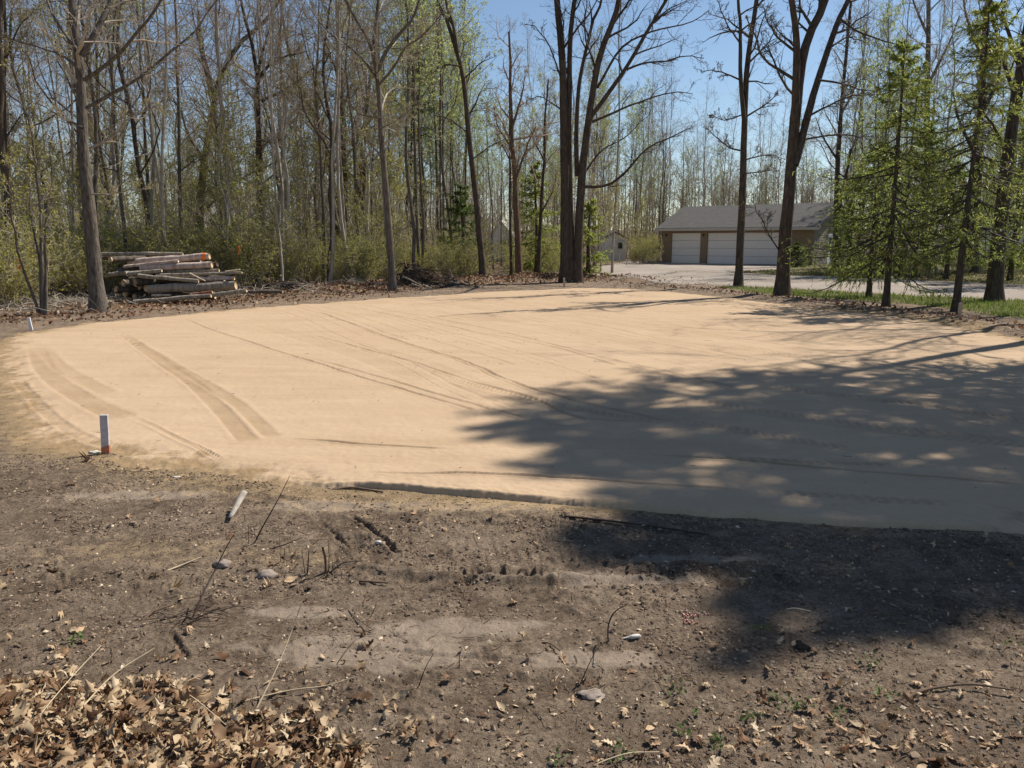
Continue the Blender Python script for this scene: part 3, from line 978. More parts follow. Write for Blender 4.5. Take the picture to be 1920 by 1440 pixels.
hero('oak_tree', 'tall bare oak with rough grey trunk left of the log pile', 18.6, (185, 584),
     [([(186, 588), (181, 540), (176, 490), (167, 390), (158, 300), (152, 200), (148, 130), (141, 60), (136, 0), (126, -150), (112, -360)], 31, 5, 0.5)],
     [([(153, 105), (178, 62), (196, 27), (209, 0), (235, -120), (262, -300)], 13, 3, 1.0),
      ([(157, 150), (196, 124), (235, 89), (267, 49), (302, 0), (335, -60), (370, -160)], 8.5, 2, -1.0),
      ([(161, 203), (204, 178), (267, 142), (311, 102), (369, 58), (391, 22), (440, -40)], 8, 2, 1.2),
      ([(169, 278), (209, 258), (235, 231), (267, 209), (300, 203)], 5.5, 1.6, -1.0, 'bark_pale'),
      ([(148, 131), (128, 112), (102, 98), (44, 80), (0, 70)], 6, 1.5, -0.8),
      ([(146, 100), (120, 60), (95, 20), (84, -30), (60, -120)], 7, 1.6, 0.6),
      ([(172, 364), (222, 362), (275, 351)], 4, 1.2, -0.6, 'bark_pale'),
      ([(155, 240), (110, 215), (60, 190)], 5, 1.5, 1.0)],
     'bark_oak', 'twig_grey', 'leaf_olive', 1, 0.04,
     lv=[(8, 0.12, 0.28, 0.75), (6, 0.15, 0.45, 0.8), (4, 0.15, 0.5, 0.8), (2, 0.2, 0.6, 0.7)], tip=0.0028)

hero('maple_tree', 'straight grey maple forking into an upswept fan, at the left end of the brush heap', 27.0, (735, 541),
     [([(736, 543), (733, 480), (725, 380), (717, 280), (711, 200), (706, 135), (700, 70), (708, 0), (715, -150)], 16, 4, 0.3)],
     [([(707, 138), (693, 80), (667, 36), (649, 0), (620, -80)], 9, 2, -0.8),
      ([(707, 135), (729, 89), (769, 40), (787, 0), (812, -80)], 9, 2, 0.8),
      ([(709, 160), (735, 130), (760, 90), (800, 60), (830, 20)], 6, 1.5, -1.2),
      ([(708, 150), (680, 110), (650, 85), (615, 60), (585, 20)], 6, 1.5, 1.0),
      ([(713, 222), (675, 213), (653, 191), (620, 180)], 4, 1, -0.6),
      ([(718, 300), (690, 262), (672, 246)], 3, 1, 0.6),
      ([(713, 240), (745, 225), (790, 190)], 4, 1, 0.5)],
     'bark_grey', 'twig_grey', 'leaf_olive', 1, 0.04, tip=0.0036, up=0.12)

hero('leaning_tree', 'dark slender tree leaning left with a kinked top, behind the brush heap', 32.0, (907, 524),
     [([(907, 527), (902, 470), (893, 378), (880, 267), (869, 147), (858, 98), (840, 44), (818, 0), (800, -60), (790, -160)], 15, 4, 0.3)],
     [([(858, 98), (849, 44), (836, 0), (838, -80)], 8, 2, 0.7),
      ([(863, 124), (831, 122), (804, 142)], 4, 1.2, -0.6),
      ([(868, 150), (900, 120), (930, 105)], 3.5, 1, 0.6),
      ([(878, 250), (845, 225), (815, 215)], 3, 1, 0.8),
      ([(884, 300), (925, 270), (950, 262)], 3, 1, -0.7)],
     'bark_dark', 'twig_dark', 'leaf_olive', 1, 0.04, lv=[(7, 0.12, 0.26, 0.8), (6, 0.15, 0.45, 0.8), (4, 0.15, 0.5, 0.8)])

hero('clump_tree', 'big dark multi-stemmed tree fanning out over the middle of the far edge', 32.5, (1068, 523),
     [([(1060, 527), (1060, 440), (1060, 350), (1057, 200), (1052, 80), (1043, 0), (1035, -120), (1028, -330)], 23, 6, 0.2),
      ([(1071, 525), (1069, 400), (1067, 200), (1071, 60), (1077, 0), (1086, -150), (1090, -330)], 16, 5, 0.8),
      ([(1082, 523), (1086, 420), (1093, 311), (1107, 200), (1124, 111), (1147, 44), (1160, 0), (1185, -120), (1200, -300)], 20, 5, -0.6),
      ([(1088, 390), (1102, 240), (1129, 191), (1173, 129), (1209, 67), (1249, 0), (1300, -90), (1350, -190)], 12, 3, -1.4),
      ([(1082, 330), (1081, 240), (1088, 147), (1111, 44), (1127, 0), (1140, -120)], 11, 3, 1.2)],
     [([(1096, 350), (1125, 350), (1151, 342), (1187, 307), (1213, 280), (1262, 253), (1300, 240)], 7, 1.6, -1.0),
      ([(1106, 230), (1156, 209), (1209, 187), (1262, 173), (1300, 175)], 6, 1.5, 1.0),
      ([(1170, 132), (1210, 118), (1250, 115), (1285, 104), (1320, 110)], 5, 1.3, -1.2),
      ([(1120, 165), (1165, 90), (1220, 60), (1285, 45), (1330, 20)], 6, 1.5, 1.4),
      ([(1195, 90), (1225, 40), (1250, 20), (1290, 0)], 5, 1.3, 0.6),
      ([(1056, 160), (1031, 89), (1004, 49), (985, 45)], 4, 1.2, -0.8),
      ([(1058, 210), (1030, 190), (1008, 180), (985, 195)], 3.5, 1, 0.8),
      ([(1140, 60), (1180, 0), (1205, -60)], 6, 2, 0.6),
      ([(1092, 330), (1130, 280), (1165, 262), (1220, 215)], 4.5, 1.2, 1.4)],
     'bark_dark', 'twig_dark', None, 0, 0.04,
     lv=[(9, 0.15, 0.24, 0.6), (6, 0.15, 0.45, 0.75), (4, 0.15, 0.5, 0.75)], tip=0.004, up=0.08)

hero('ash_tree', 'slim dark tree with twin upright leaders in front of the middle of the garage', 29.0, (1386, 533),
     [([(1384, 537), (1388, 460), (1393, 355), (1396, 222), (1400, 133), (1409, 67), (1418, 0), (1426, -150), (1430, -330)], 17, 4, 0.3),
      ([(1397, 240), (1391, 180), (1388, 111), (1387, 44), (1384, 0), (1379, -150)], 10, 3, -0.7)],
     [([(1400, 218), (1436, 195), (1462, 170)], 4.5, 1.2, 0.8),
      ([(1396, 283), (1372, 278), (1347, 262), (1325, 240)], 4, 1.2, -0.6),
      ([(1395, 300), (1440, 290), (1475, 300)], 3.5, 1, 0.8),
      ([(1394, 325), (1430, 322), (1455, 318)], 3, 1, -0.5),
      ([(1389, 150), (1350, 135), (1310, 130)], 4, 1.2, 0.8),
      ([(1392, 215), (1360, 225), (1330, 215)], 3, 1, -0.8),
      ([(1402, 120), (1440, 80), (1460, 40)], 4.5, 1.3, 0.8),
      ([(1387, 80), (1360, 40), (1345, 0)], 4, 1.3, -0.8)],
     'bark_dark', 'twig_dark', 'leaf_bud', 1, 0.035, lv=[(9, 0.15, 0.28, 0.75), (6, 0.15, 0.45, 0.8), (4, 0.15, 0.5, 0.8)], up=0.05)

hero('forked_tree', 'thick dark tree forking high up, in front of the right end of the garage', 24.6, (1467, 549),
     [([(1466, 553), (1470, 480), (1476, 400), (1487, 267), (1498, 156), (1511, 80), (1529, 36), (1547, 0), (1572, -120), (1590, -300)], 29, 8, 0.3),
      ([(1491, 230), (1493, 150), (1493, 89), (1489, 36), (1484, 0), (1475, -150), (1470, -320)], 17, 5, -0.8),
      ([(1490, 310), (1500, 275), (1520, 196), (1547, 111), (1569, 44), (1591, 0), (1632, -100), (1670, -230)], 17, 5, 0.9)],
     [([(1490, 150), (1458, 129), (1431, 107), (1418, 67), (1400, 30)], 7, 1.8, -1.0),
      ([(1535, 150), (1570, 155), (1600, 164), (1662, 178)], 5, 1.4, 1.0),
      ([(1512, 220), (1560, 195), (1600, 180), (1640, 178)], 5, 1.3, -1.0),
      ([(1503, 262), (1564, 253), (1610, 255), (1653, 258)], 4.5, 1.3, 0.8),
      ([(1462, 471), (1444, 444), (1425, 405), (1408, 375)], 3.5, 1.2, -0.9),
      ([(1555, 90), (1590, 70), (1620, 80)], 4.5, 1.3, 1.0),
      ([(1575, 35), (1610, 60), (1680, 85), (1720, 90)], 5, 1.3, -0.8),
      ([(1494, 100), (1450, 60), (1430, 10)], 6, 1.5, 0.8),
      ([(1522, 50), (1500, 10), (1490, -30)], 7, 2, 0.6)],
     'bark_dark', 'twig_dark', 'leaf_olive', 1, 0.035, lv=[(9, 0.15, 0.26, 0.75), (7, 0.15, 0.45, 0.8), (4, 0.15, 0.5, 0.8)], wig=0.25)

hero('roadside_tree', 'stout bare tree with mossy foot in the grass strip near the right edge', 22.2, (1866, 561),
     [([(1863, 566), (1868, 510), (1875, 422), (1889, 311), (1902, 200), (1915, 111), (1926, 40), (1942, -80), (1955, -260)], 32, 8, 0.2)],
     [([(1890, 300), (1870, 250), (1840, 210), (1800, 180)], 7, 1.8, -0.8),
      ([(1905, 190), (1880, 110), (1862, 40), (1850, -40)], 9, 2.5, 0.9),
      ([(1900, 220), (1950, 150), (2010, 90)], 8, 2, 0.8),
      ([(1915, 120), (1960, 40), (2020, -60)], 8, 2.5, -1.0),
      ([(1912, 130), (1890, 60), (1850, -20), (1800, -120)], 8, 2.2, -1.5),
      ([(1880, 370), (1840, 350), (1800, 352)], 4, 1.2, 1.0)],
     'bark_dark', 'twig_dark', 'leaf_olive', 1, 0.035, lv=[(9, 0.15, 0.3, 0.75), (6, 0.15, 0.45, 0.8), (4, 0.15, 0.5, 0.8)])

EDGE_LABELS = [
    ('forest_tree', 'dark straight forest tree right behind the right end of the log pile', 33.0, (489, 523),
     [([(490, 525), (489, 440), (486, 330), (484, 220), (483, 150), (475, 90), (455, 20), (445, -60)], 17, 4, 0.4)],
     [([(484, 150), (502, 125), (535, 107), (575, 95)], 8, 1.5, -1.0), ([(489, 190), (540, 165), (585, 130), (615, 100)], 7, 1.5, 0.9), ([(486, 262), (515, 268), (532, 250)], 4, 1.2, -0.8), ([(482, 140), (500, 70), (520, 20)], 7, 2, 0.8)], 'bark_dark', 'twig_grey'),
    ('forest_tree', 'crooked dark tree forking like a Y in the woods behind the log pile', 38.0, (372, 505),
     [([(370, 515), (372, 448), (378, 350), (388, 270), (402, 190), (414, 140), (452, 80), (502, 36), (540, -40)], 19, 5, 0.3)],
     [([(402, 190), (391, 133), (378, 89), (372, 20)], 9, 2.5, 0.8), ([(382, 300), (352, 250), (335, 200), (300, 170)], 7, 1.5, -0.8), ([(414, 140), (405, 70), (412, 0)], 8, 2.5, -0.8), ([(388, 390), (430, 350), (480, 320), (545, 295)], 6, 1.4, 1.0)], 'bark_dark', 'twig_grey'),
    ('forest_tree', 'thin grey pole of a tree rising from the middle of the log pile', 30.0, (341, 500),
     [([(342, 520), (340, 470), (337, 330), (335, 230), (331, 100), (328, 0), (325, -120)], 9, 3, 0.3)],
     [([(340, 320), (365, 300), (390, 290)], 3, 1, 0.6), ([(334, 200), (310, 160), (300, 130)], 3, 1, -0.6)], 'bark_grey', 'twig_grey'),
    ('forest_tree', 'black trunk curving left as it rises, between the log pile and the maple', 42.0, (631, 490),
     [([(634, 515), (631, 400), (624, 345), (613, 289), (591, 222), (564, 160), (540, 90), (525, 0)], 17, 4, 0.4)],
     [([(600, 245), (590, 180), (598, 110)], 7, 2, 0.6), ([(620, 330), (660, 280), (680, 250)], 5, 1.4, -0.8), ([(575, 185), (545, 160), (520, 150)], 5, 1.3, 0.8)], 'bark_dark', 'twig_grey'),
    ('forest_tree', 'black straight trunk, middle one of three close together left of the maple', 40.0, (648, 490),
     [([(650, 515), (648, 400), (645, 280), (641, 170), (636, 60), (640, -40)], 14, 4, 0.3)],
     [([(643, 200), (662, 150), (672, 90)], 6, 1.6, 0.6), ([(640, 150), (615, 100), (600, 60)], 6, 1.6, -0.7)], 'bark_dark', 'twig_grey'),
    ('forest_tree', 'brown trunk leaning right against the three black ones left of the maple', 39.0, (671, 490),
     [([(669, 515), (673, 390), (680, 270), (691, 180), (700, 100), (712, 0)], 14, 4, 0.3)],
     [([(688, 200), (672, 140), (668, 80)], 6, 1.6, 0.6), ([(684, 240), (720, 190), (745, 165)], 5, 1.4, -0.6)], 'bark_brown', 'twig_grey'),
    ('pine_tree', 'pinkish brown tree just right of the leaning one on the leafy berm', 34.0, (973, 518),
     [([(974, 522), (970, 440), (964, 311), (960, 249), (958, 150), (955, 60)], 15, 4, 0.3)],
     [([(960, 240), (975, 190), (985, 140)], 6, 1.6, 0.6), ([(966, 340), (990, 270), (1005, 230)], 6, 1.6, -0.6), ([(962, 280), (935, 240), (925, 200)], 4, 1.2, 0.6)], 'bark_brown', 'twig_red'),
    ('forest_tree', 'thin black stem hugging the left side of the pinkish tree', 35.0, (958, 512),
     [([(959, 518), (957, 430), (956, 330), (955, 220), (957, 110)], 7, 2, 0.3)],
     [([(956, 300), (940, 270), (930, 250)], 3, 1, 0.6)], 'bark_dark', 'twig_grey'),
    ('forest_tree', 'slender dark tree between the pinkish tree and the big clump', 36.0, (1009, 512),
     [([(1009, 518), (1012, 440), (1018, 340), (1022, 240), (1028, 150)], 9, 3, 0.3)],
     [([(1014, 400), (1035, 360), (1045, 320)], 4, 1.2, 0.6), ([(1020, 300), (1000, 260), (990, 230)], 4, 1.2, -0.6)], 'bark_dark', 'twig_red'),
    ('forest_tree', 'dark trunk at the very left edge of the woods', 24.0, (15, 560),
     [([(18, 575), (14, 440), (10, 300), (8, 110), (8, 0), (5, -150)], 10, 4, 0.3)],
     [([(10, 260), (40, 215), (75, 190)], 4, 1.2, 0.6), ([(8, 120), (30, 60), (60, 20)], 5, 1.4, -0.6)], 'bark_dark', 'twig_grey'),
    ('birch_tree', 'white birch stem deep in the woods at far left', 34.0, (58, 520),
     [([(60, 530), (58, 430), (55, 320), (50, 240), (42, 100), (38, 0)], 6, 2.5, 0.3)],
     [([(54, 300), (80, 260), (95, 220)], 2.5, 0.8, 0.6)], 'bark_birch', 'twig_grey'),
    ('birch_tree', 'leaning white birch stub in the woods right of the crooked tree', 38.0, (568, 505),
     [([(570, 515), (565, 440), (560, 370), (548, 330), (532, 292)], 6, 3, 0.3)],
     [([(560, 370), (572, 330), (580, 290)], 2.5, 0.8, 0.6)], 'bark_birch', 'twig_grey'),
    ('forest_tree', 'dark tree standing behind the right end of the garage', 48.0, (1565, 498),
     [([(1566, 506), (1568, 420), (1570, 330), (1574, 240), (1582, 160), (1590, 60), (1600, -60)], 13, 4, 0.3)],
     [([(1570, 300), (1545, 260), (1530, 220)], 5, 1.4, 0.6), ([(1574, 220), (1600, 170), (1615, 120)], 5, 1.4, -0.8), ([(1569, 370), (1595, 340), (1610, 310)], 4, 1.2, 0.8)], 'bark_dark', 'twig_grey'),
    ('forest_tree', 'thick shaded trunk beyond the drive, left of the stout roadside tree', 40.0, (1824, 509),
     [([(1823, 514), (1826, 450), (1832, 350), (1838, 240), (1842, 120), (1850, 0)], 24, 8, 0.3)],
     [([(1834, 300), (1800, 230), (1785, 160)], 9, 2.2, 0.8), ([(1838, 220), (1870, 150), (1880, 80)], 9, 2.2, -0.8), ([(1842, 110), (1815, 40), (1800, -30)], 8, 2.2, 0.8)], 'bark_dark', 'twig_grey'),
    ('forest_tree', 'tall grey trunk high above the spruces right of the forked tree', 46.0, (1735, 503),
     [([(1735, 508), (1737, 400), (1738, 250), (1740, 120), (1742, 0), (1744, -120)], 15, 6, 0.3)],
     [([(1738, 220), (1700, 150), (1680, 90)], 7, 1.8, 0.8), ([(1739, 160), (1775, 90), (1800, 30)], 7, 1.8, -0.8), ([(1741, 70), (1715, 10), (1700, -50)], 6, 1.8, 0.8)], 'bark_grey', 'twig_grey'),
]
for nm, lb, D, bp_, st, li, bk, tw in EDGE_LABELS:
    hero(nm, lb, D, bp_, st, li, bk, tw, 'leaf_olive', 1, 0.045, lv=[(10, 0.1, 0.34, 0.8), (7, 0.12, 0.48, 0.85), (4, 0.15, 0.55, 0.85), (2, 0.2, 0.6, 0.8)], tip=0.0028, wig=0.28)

for lb, D, px, w_ in (('dead tree leaning right across the dark trunks behind the log pile', 36.0, [(310, 512), (400, 425), (489, 345), (591, 268), (640, 235)], 6),
                      ('thin dead tree leaning right, lower of two behind the log pile', 34.0, [(330, 515), (420, 440), (500, 385), (575, 345)], 4),
                      ('dead tree leaning left between the three black trunks and the maple', 38.0, [(700, 512), (640, 430), (585, 350), (545, 270)], 4),
                      ('pale dead pole leaning right behind the brush heap', 36.0, [(660, 515), (720, 455), (790, 395), (850, 350)], 4),
                      ('thin dead tree leaning left in the woods left of the log pile', 27.0, [(240, 530), (190, 440), (130, 340), (95, 270)], 4)):
    hero('dead_tree', lb, D, px[0], [(px, w_, 1.5, 0.6)], [], 'bark_pole', 'twig_grey', None, 0, 0.04, lv=[(16, 0.05, 0.3, 0.8), (6, 0.1, 0.5, 0.85), (4, 0.15, 0.55, 0.8)], tip=0.0028, wig=0.26, cat='dead tree')

hero('sapling_clump', 'clump of four thin leafing stems beside the small white stake at left', 17.9, (80, 591),
     [([(80, 595), (79, 520), (76, 400), (62, 270), (42, 195), (20, 120)], 8, 2, 0.3),
      ([(86, 594), (87, 520), (84, 440), (95, 330), (100, 250)], 7, 1.5, 0.5),
      ([(75, 592), (58, 545), (36, 480), (22, 400), (18, 300)], 6, 1.5, -0.4),
      ([(78, 594), (74, 500), (60, 410), (52, 340), (30, 280)], 6, 1.5, 0.8)],
     [], 'bark_grey', 'twig_grey', 'leaf_brush', 3, 0.05, lv=[(10, 0.1, 0.25, 0.8), (6, 0.1, 0.5, 0.8), (3, 0.1, 0.5, 0.8)], tip=0.003, cat='sapling')

# conifers in the grass strip at right
for nm, lb, D, px, r0, base, spread, kw in (
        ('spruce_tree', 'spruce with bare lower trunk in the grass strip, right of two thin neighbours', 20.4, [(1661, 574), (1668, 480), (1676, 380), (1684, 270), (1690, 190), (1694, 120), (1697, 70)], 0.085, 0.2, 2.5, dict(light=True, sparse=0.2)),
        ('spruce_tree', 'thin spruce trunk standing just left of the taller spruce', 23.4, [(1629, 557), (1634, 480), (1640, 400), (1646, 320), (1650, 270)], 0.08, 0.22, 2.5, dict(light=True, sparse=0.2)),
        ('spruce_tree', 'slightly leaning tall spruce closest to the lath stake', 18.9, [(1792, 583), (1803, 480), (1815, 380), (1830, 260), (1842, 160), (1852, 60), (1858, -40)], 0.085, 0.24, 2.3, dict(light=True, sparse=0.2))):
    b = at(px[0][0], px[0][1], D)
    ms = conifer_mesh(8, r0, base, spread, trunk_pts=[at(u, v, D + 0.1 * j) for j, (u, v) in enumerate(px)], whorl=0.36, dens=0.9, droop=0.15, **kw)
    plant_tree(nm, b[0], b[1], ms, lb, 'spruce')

# further conifers
def conifer_at(u, v, D, H, spread, label, name='spruce_tree', light=False, base=0.06, dens=0.9, r0=0.1, nsize=0.09, group=None, sparse=0.05):
    p = at(u, v, D)
    ms = conifer_mesh(H, r0, base, spread, dens=dens, light=light, nsize=nsize, sparse=sparse)
    return plant_tree(name, p[0], p[1], ms, label, 'spruce' if 'spruce' in name else 'fir', group)


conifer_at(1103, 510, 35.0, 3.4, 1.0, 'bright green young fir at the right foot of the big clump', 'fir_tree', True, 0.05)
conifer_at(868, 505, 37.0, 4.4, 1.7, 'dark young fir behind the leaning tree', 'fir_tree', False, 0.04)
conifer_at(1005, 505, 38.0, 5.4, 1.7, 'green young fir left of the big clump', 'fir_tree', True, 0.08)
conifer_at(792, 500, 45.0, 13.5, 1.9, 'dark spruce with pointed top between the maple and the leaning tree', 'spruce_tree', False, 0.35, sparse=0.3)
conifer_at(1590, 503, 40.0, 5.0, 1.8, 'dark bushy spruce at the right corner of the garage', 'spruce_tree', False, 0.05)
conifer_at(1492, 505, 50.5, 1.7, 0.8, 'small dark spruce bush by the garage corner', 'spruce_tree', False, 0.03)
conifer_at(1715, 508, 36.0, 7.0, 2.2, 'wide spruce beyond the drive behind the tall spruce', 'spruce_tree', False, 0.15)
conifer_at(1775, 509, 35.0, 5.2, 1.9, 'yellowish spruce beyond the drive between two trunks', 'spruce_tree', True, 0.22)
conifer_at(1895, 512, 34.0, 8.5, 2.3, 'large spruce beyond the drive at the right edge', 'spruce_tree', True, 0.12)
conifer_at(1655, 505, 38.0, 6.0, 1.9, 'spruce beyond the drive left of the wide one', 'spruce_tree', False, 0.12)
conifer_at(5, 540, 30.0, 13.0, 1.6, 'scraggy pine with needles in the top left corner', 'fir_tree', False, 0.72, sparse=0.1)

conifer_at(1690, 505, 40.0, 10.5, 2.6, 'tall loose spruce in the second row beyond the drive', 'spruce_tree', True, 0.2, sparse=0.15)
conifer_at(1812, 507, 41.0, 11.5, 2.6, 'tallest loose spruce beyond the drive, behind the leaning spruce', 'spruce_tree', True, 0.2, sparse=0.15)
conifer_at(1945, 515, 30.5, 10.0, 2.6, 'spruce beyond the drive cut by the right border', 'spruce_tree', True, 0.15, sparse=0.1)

# the row of tall pines whose shade falls over the right of the sand
for x, y, H, s_, lb in ((11.8, 15.0, 17.4, 1.8, 'tall shading pine beyond the right edge, farthest of its row'),
                        (11.5, 13.4, 16.6, 2.1, 'tall shading pine beyond the right edge, second in its row'),
                        (11.0, 11.4, 15.5, 2.25, 'tall shading pine beyond the right edge, third in its row'),
                        (10.45, 9.7, 13.5, 2.1, 'tall shading pine beyond the right edge, nearest of its row')):
    ms = conifer_mesh(H, 0.2, 0.7 if H > 17 else 0.48 if H > 16 else 0.36, s_, whorl=0.36, dens=0.9, nsize=0.125, top_shape=0.65, sparse=0.2 if H > 16 else 0.1)
    plant_tree('pine_tree', x, y, ms, lb, 'pine', 'pines shading the right side')

# ------------------------------------------------------------------ forest interior
rng = np.random.default_rng(111)
def edge_y(x):
    pts = sorted((p[0], p[1]) for p in EDGE_W)
    return np.interp(x, [p[0] for p in pts], [p[1] for p in pts])


PROTO = {kd: [proto_tree(kd) for _ in range(n)] for kd, n in (('pole', 3), ('maple', 3), ('aspen', 3), ('oak', 2), ('birch', 1), ('sapling', 3))}
zones = {'left': 'left of the log pile', 'pile': 'behind the log pile', 'mid': 'behind the brush heap', 'gap': 'behind the garage', 'right': 'beyond the drive at right'}
KIND_TXT = {'pole': ('forest_tree', 'thin grey pole tree in the woods', 'tree'), 'maple': ('maple_tree', 'bare red-budded maple in the woods', 'maple'), 'aspen': ('aspen_tree', 'aspen with pale green new leaves in the woods', 'aspen'),
            'oak': ('oak_tree', 'dark crooked bare oak in the woods', 'oak'), 'birch': ('birch_tree', 'white birch in the woods', 'birch'), 'sapling': ('sapling', 'thin leafing sapling in the woods', 'sapling')}


def forest(kd, x, y, sc=None):
    u = 960 + x / y * F
    zn = 'left' if u < 190 else 'pile' if u < 560 else 'mid' if u < 1120 else 'gap' if u < 1560 else 'right'
    nm, tx, ct = KIND_TXT[kd]
    tm, cm, H = PROTO[kd][rng.integers(len(PROTO[kd]))]
    plant_tree(nm, x, y, (tm, cm), f'{tx} {zones[zn]}', ct, f'{ct} trees {zones[zn]}', rng.random() * 6.28, (sc or rng.uniform(0.8, 1.15)), (rng.normal(0, 0.035), rng.normal(0, 0.035)))


placed = []


def free(x, y, d):
    for a, b in placed:
        if (a - x) ** 2 + (b - y) ** 2 < d * d:
            return False
    placed.append((x, y))
    return True


cnt = 0
tries = 0
while cnt < 165 and tries < 6000:
    tries += 1
    u = rng.uniform(-120, 1150)
    dd = rng.uniform(0, 1) ** 1.05 * 38 + 2.2
    x0 = (u - 960) / F
    y = 25.0
    for _ in range(6):
        y = edge_y(x0 * y) + dd
    x = x0 * y
    if (x > 1.5 and y < 36) or (x > 7 and y < 66) or not free(x, y, 0.85):
        continue
    if (55 < u < 480 and dd < 5.5) or (-13 < x < -5.5 and y < 25) or 915 < u < 955:
        continue
    if u > 860 and y > 50 and rng.random() < 0.4:
        continue
    if 880 < u < 1050 and y < 60:
        continue
    w = {'pole': 0.3, 'maple': 0.24, 'aspen': 0.07, 'oak': 0.07, 'birch': 0.03, 'sapling': 0.29}
    if 740 < u < 1010:
        w = {'pole': 0.18, 'maple': 0.1, 'aspen': 0.48, 'oak': 0.02, 'birch': 0.02, 'sapling': 0.2}
    kd = rng.choice(list(w), p=np.array(list(w.values())) / sum(w.values()))
    forest(kd, x, y)
    cnt += 1
for u, y in ((770, 44), (800, 48), (835, 43), (850, 50), (872, 46), (895, 52), (925, 47), (940, 54), (985, 50), (1020, 52), (1130, 70), (1190, 72), (860, 58), (815, 56)):
    forest('aspen', (u - 960) / F * y, y, rng.uniform(0.6, 0.72) if 885 < u < 1050 else rng.uniform(0.85, 1.1))
for _ in range(60):
    u = rng.uniform(-60, 1060)
    dd = rng.uniform(6, 36)
    x0 = (u - 960) / F
    y = 25.0
    for _k in range(6):
        y = edge_y(x0 * y) + dd
    if x0 * y < 2.5 and not (915 < u < 955) and not (-13 < x0 * y < -5.5 and y < 26):
        forest('sapling', x0 * y, y, rng.uniform(0.55, 1.0))
for (u0, u1, y0, y1, n, w) in ((1140, 1250, 64, 84, 14, {'pole': 0.5, 'maple': 0.3, 'aspen': 0.1, 'sapling': 0.1}),
                               (1250, 1420, 74, 95, 14, {'pole': 0.55, 'maple': 0.4, 'aspen': 0.05}),
                               (1400, 1600, 72, 92, 12, {'pole': 0.4, 'maple': 0.4, 'aspen': 0.2}),
                               (1560, 1980, 39, 72, 52, {'pole': 0.25, 'maple': 0.35, 'aspen': 0.15, 'oak': 0.15, 'sapling': 0.1})):
    c_ = 0
    for _ in range(400):
        if c_ >= n:
            break
        y = rng.uniform(y0, y1)
        x = (rng.uniform(u0, u1) - 960) / F * y
        if 1122 < 960 + x / y * F < 1176 or not free(x, y, 1.3):
            continue
        kd = rng.choice(list(w), p=np.array(list(w.values())) / sum(w.values()))
        forest(kd, x, y, rng.uniform(0.75, 1.0))
        c_ += 1
for u, y, sc in ((1136, 57, 0.7), (1160, 60, 0.8), (1172, 56, 0.75), (1196, 60, 0.9), (1208, 64, 0.8)):
    forest('sapling', (u - 960) / F * y, y, sc)
for i in range(34):
    u, y = (rng.uniform(1180, 1570), rng.uniform(74, 96)) if i < 20 else (rng.uniform(955, 1120), rng.uniform(46, 64))
    if 1035 > u > 930 and y < 58:
        continue
    forest('maple' if i % 3 else 'aspen', (u - 960) / F * y, y, rng.uniform(0.5, 0.75))
c_ = 0
for _ in range(300):                # the woods run on past the left edge of the photo
    if c_ >= 34:
        break
    y = rng.uniform(17, 46)
    x = (rng.uniform(-620, -110) - 960) / F * y
    if y < edge_y(x) + 1.5 or not free(x, y, 1.6):
        continue
    forest(rng.choice(['pole', 'maple', 'oak', 'sapling']), x, y)
    c_ += 1
# a bare tree just outside the frame at right: thrown branch shadows on the sand
for x, y, sc in ((13.2, 17.6, 1.0), (15.2, 20.6, 1.05)):
    tm, cm, H = PROTO['oak'][0]
    plant_tree('oak_tree', x, y, (tm, cm), 'bare crooked oak standing past the right edge behind the row of pines', 'oak', 'bare oaks past the right edge', rng.random() * 6, sc)

# far woods: one mass of trunks and twigs
mb = MB()
far = []
for _ in range(800):
    D = rng.uniform(70, 120)
    u = rng.uniform(-300, 2250)
    far.append(((u - 960) / F * D, D, rng.uniform(8, 14) * (0.75 if 1180 < u < 1560 else 1.0)))
far = np.array(far)
K = 7
s = np.linspace(0, 1, K)
zb = ground_z(far[:, 0], far[:, 1], False)
TP = np.stack([far[:, 0][:, None] + rng.normal(0, 0.4, (len(far), 1)) * s, far[:, 1][:, None] + 0 * s, zb[:, None] + far[:, 2][:, None] * s], -1)
TR = 0.1 * (1 - 0.85 * s)[None] * rng.uniform(0.6, 1.3, (len(far), 1))
mb.tubes(TP, TR, 4, 0)
L1, R1 = grow(TP, TR, 14, 0.18, 1.0, 0.26, 0.7, K=5, trop=0.12, tip=0.008)
mb.tubes(L1, R1, 3, 0)
L2, R2 = grow(L1, R1, 9, 0.1, 1.0, 0.48, 0.8, K=4, trop=0.06, tip=0.007)
mb.tubes(L2, R2, 3, 0)
C, d_ = sample_on(L2, 2, 0.2)
diamonds(mb, C, 0.11, 1, direc=d_)
ns_ = 7000
D_ = rng.uniform(52, 112, ns_)
ux = rng.uniform(-300, 2250, ns_)
okm = ~((ux > 985) & (D_ < 66)) & ~((ux > 1120) & (ux < 1640) & (D_ < 76)) & ~((ux > 1640) & (D_ < 80))
D_, ux = D_[okm], ux[okm]
xx_ = (ux - 960) / F * D_
zz0 = ground_z(xx_, D_, False)
hh_ = rng.uniform(1.2, 4.5, len(D_))
ln_ = rng.normal(0, 0.4, (len(D_), 2))
t_ = np.linspace(0, 1, 4)[None]
BP = np.stack([xx_[:, None] + ln_[:, :1] * t_, D_[:, None] + ln_[:, 1:] * t_, zz0[:, None] - 0.1 + hh_[:, None] * t_], -1)
mb.tubes(BP, np.linspace(0.02, 0.006, 4)[None] * np.ones((len(D_), 1)), 3, 0)
B2, R2b = grow(BP, np.full(BP.shape[:2], 0.012), 7, 0.1, 1.0, 0.35, 0.7, K=4, trop=0.08, tip=0.006)
mb.tubes(B2, R2b, 3, 0)
C, d_ = sample_on(B2, 2, 0.2)
diamonds(mb, C, 0.11, 1, direc=d_)
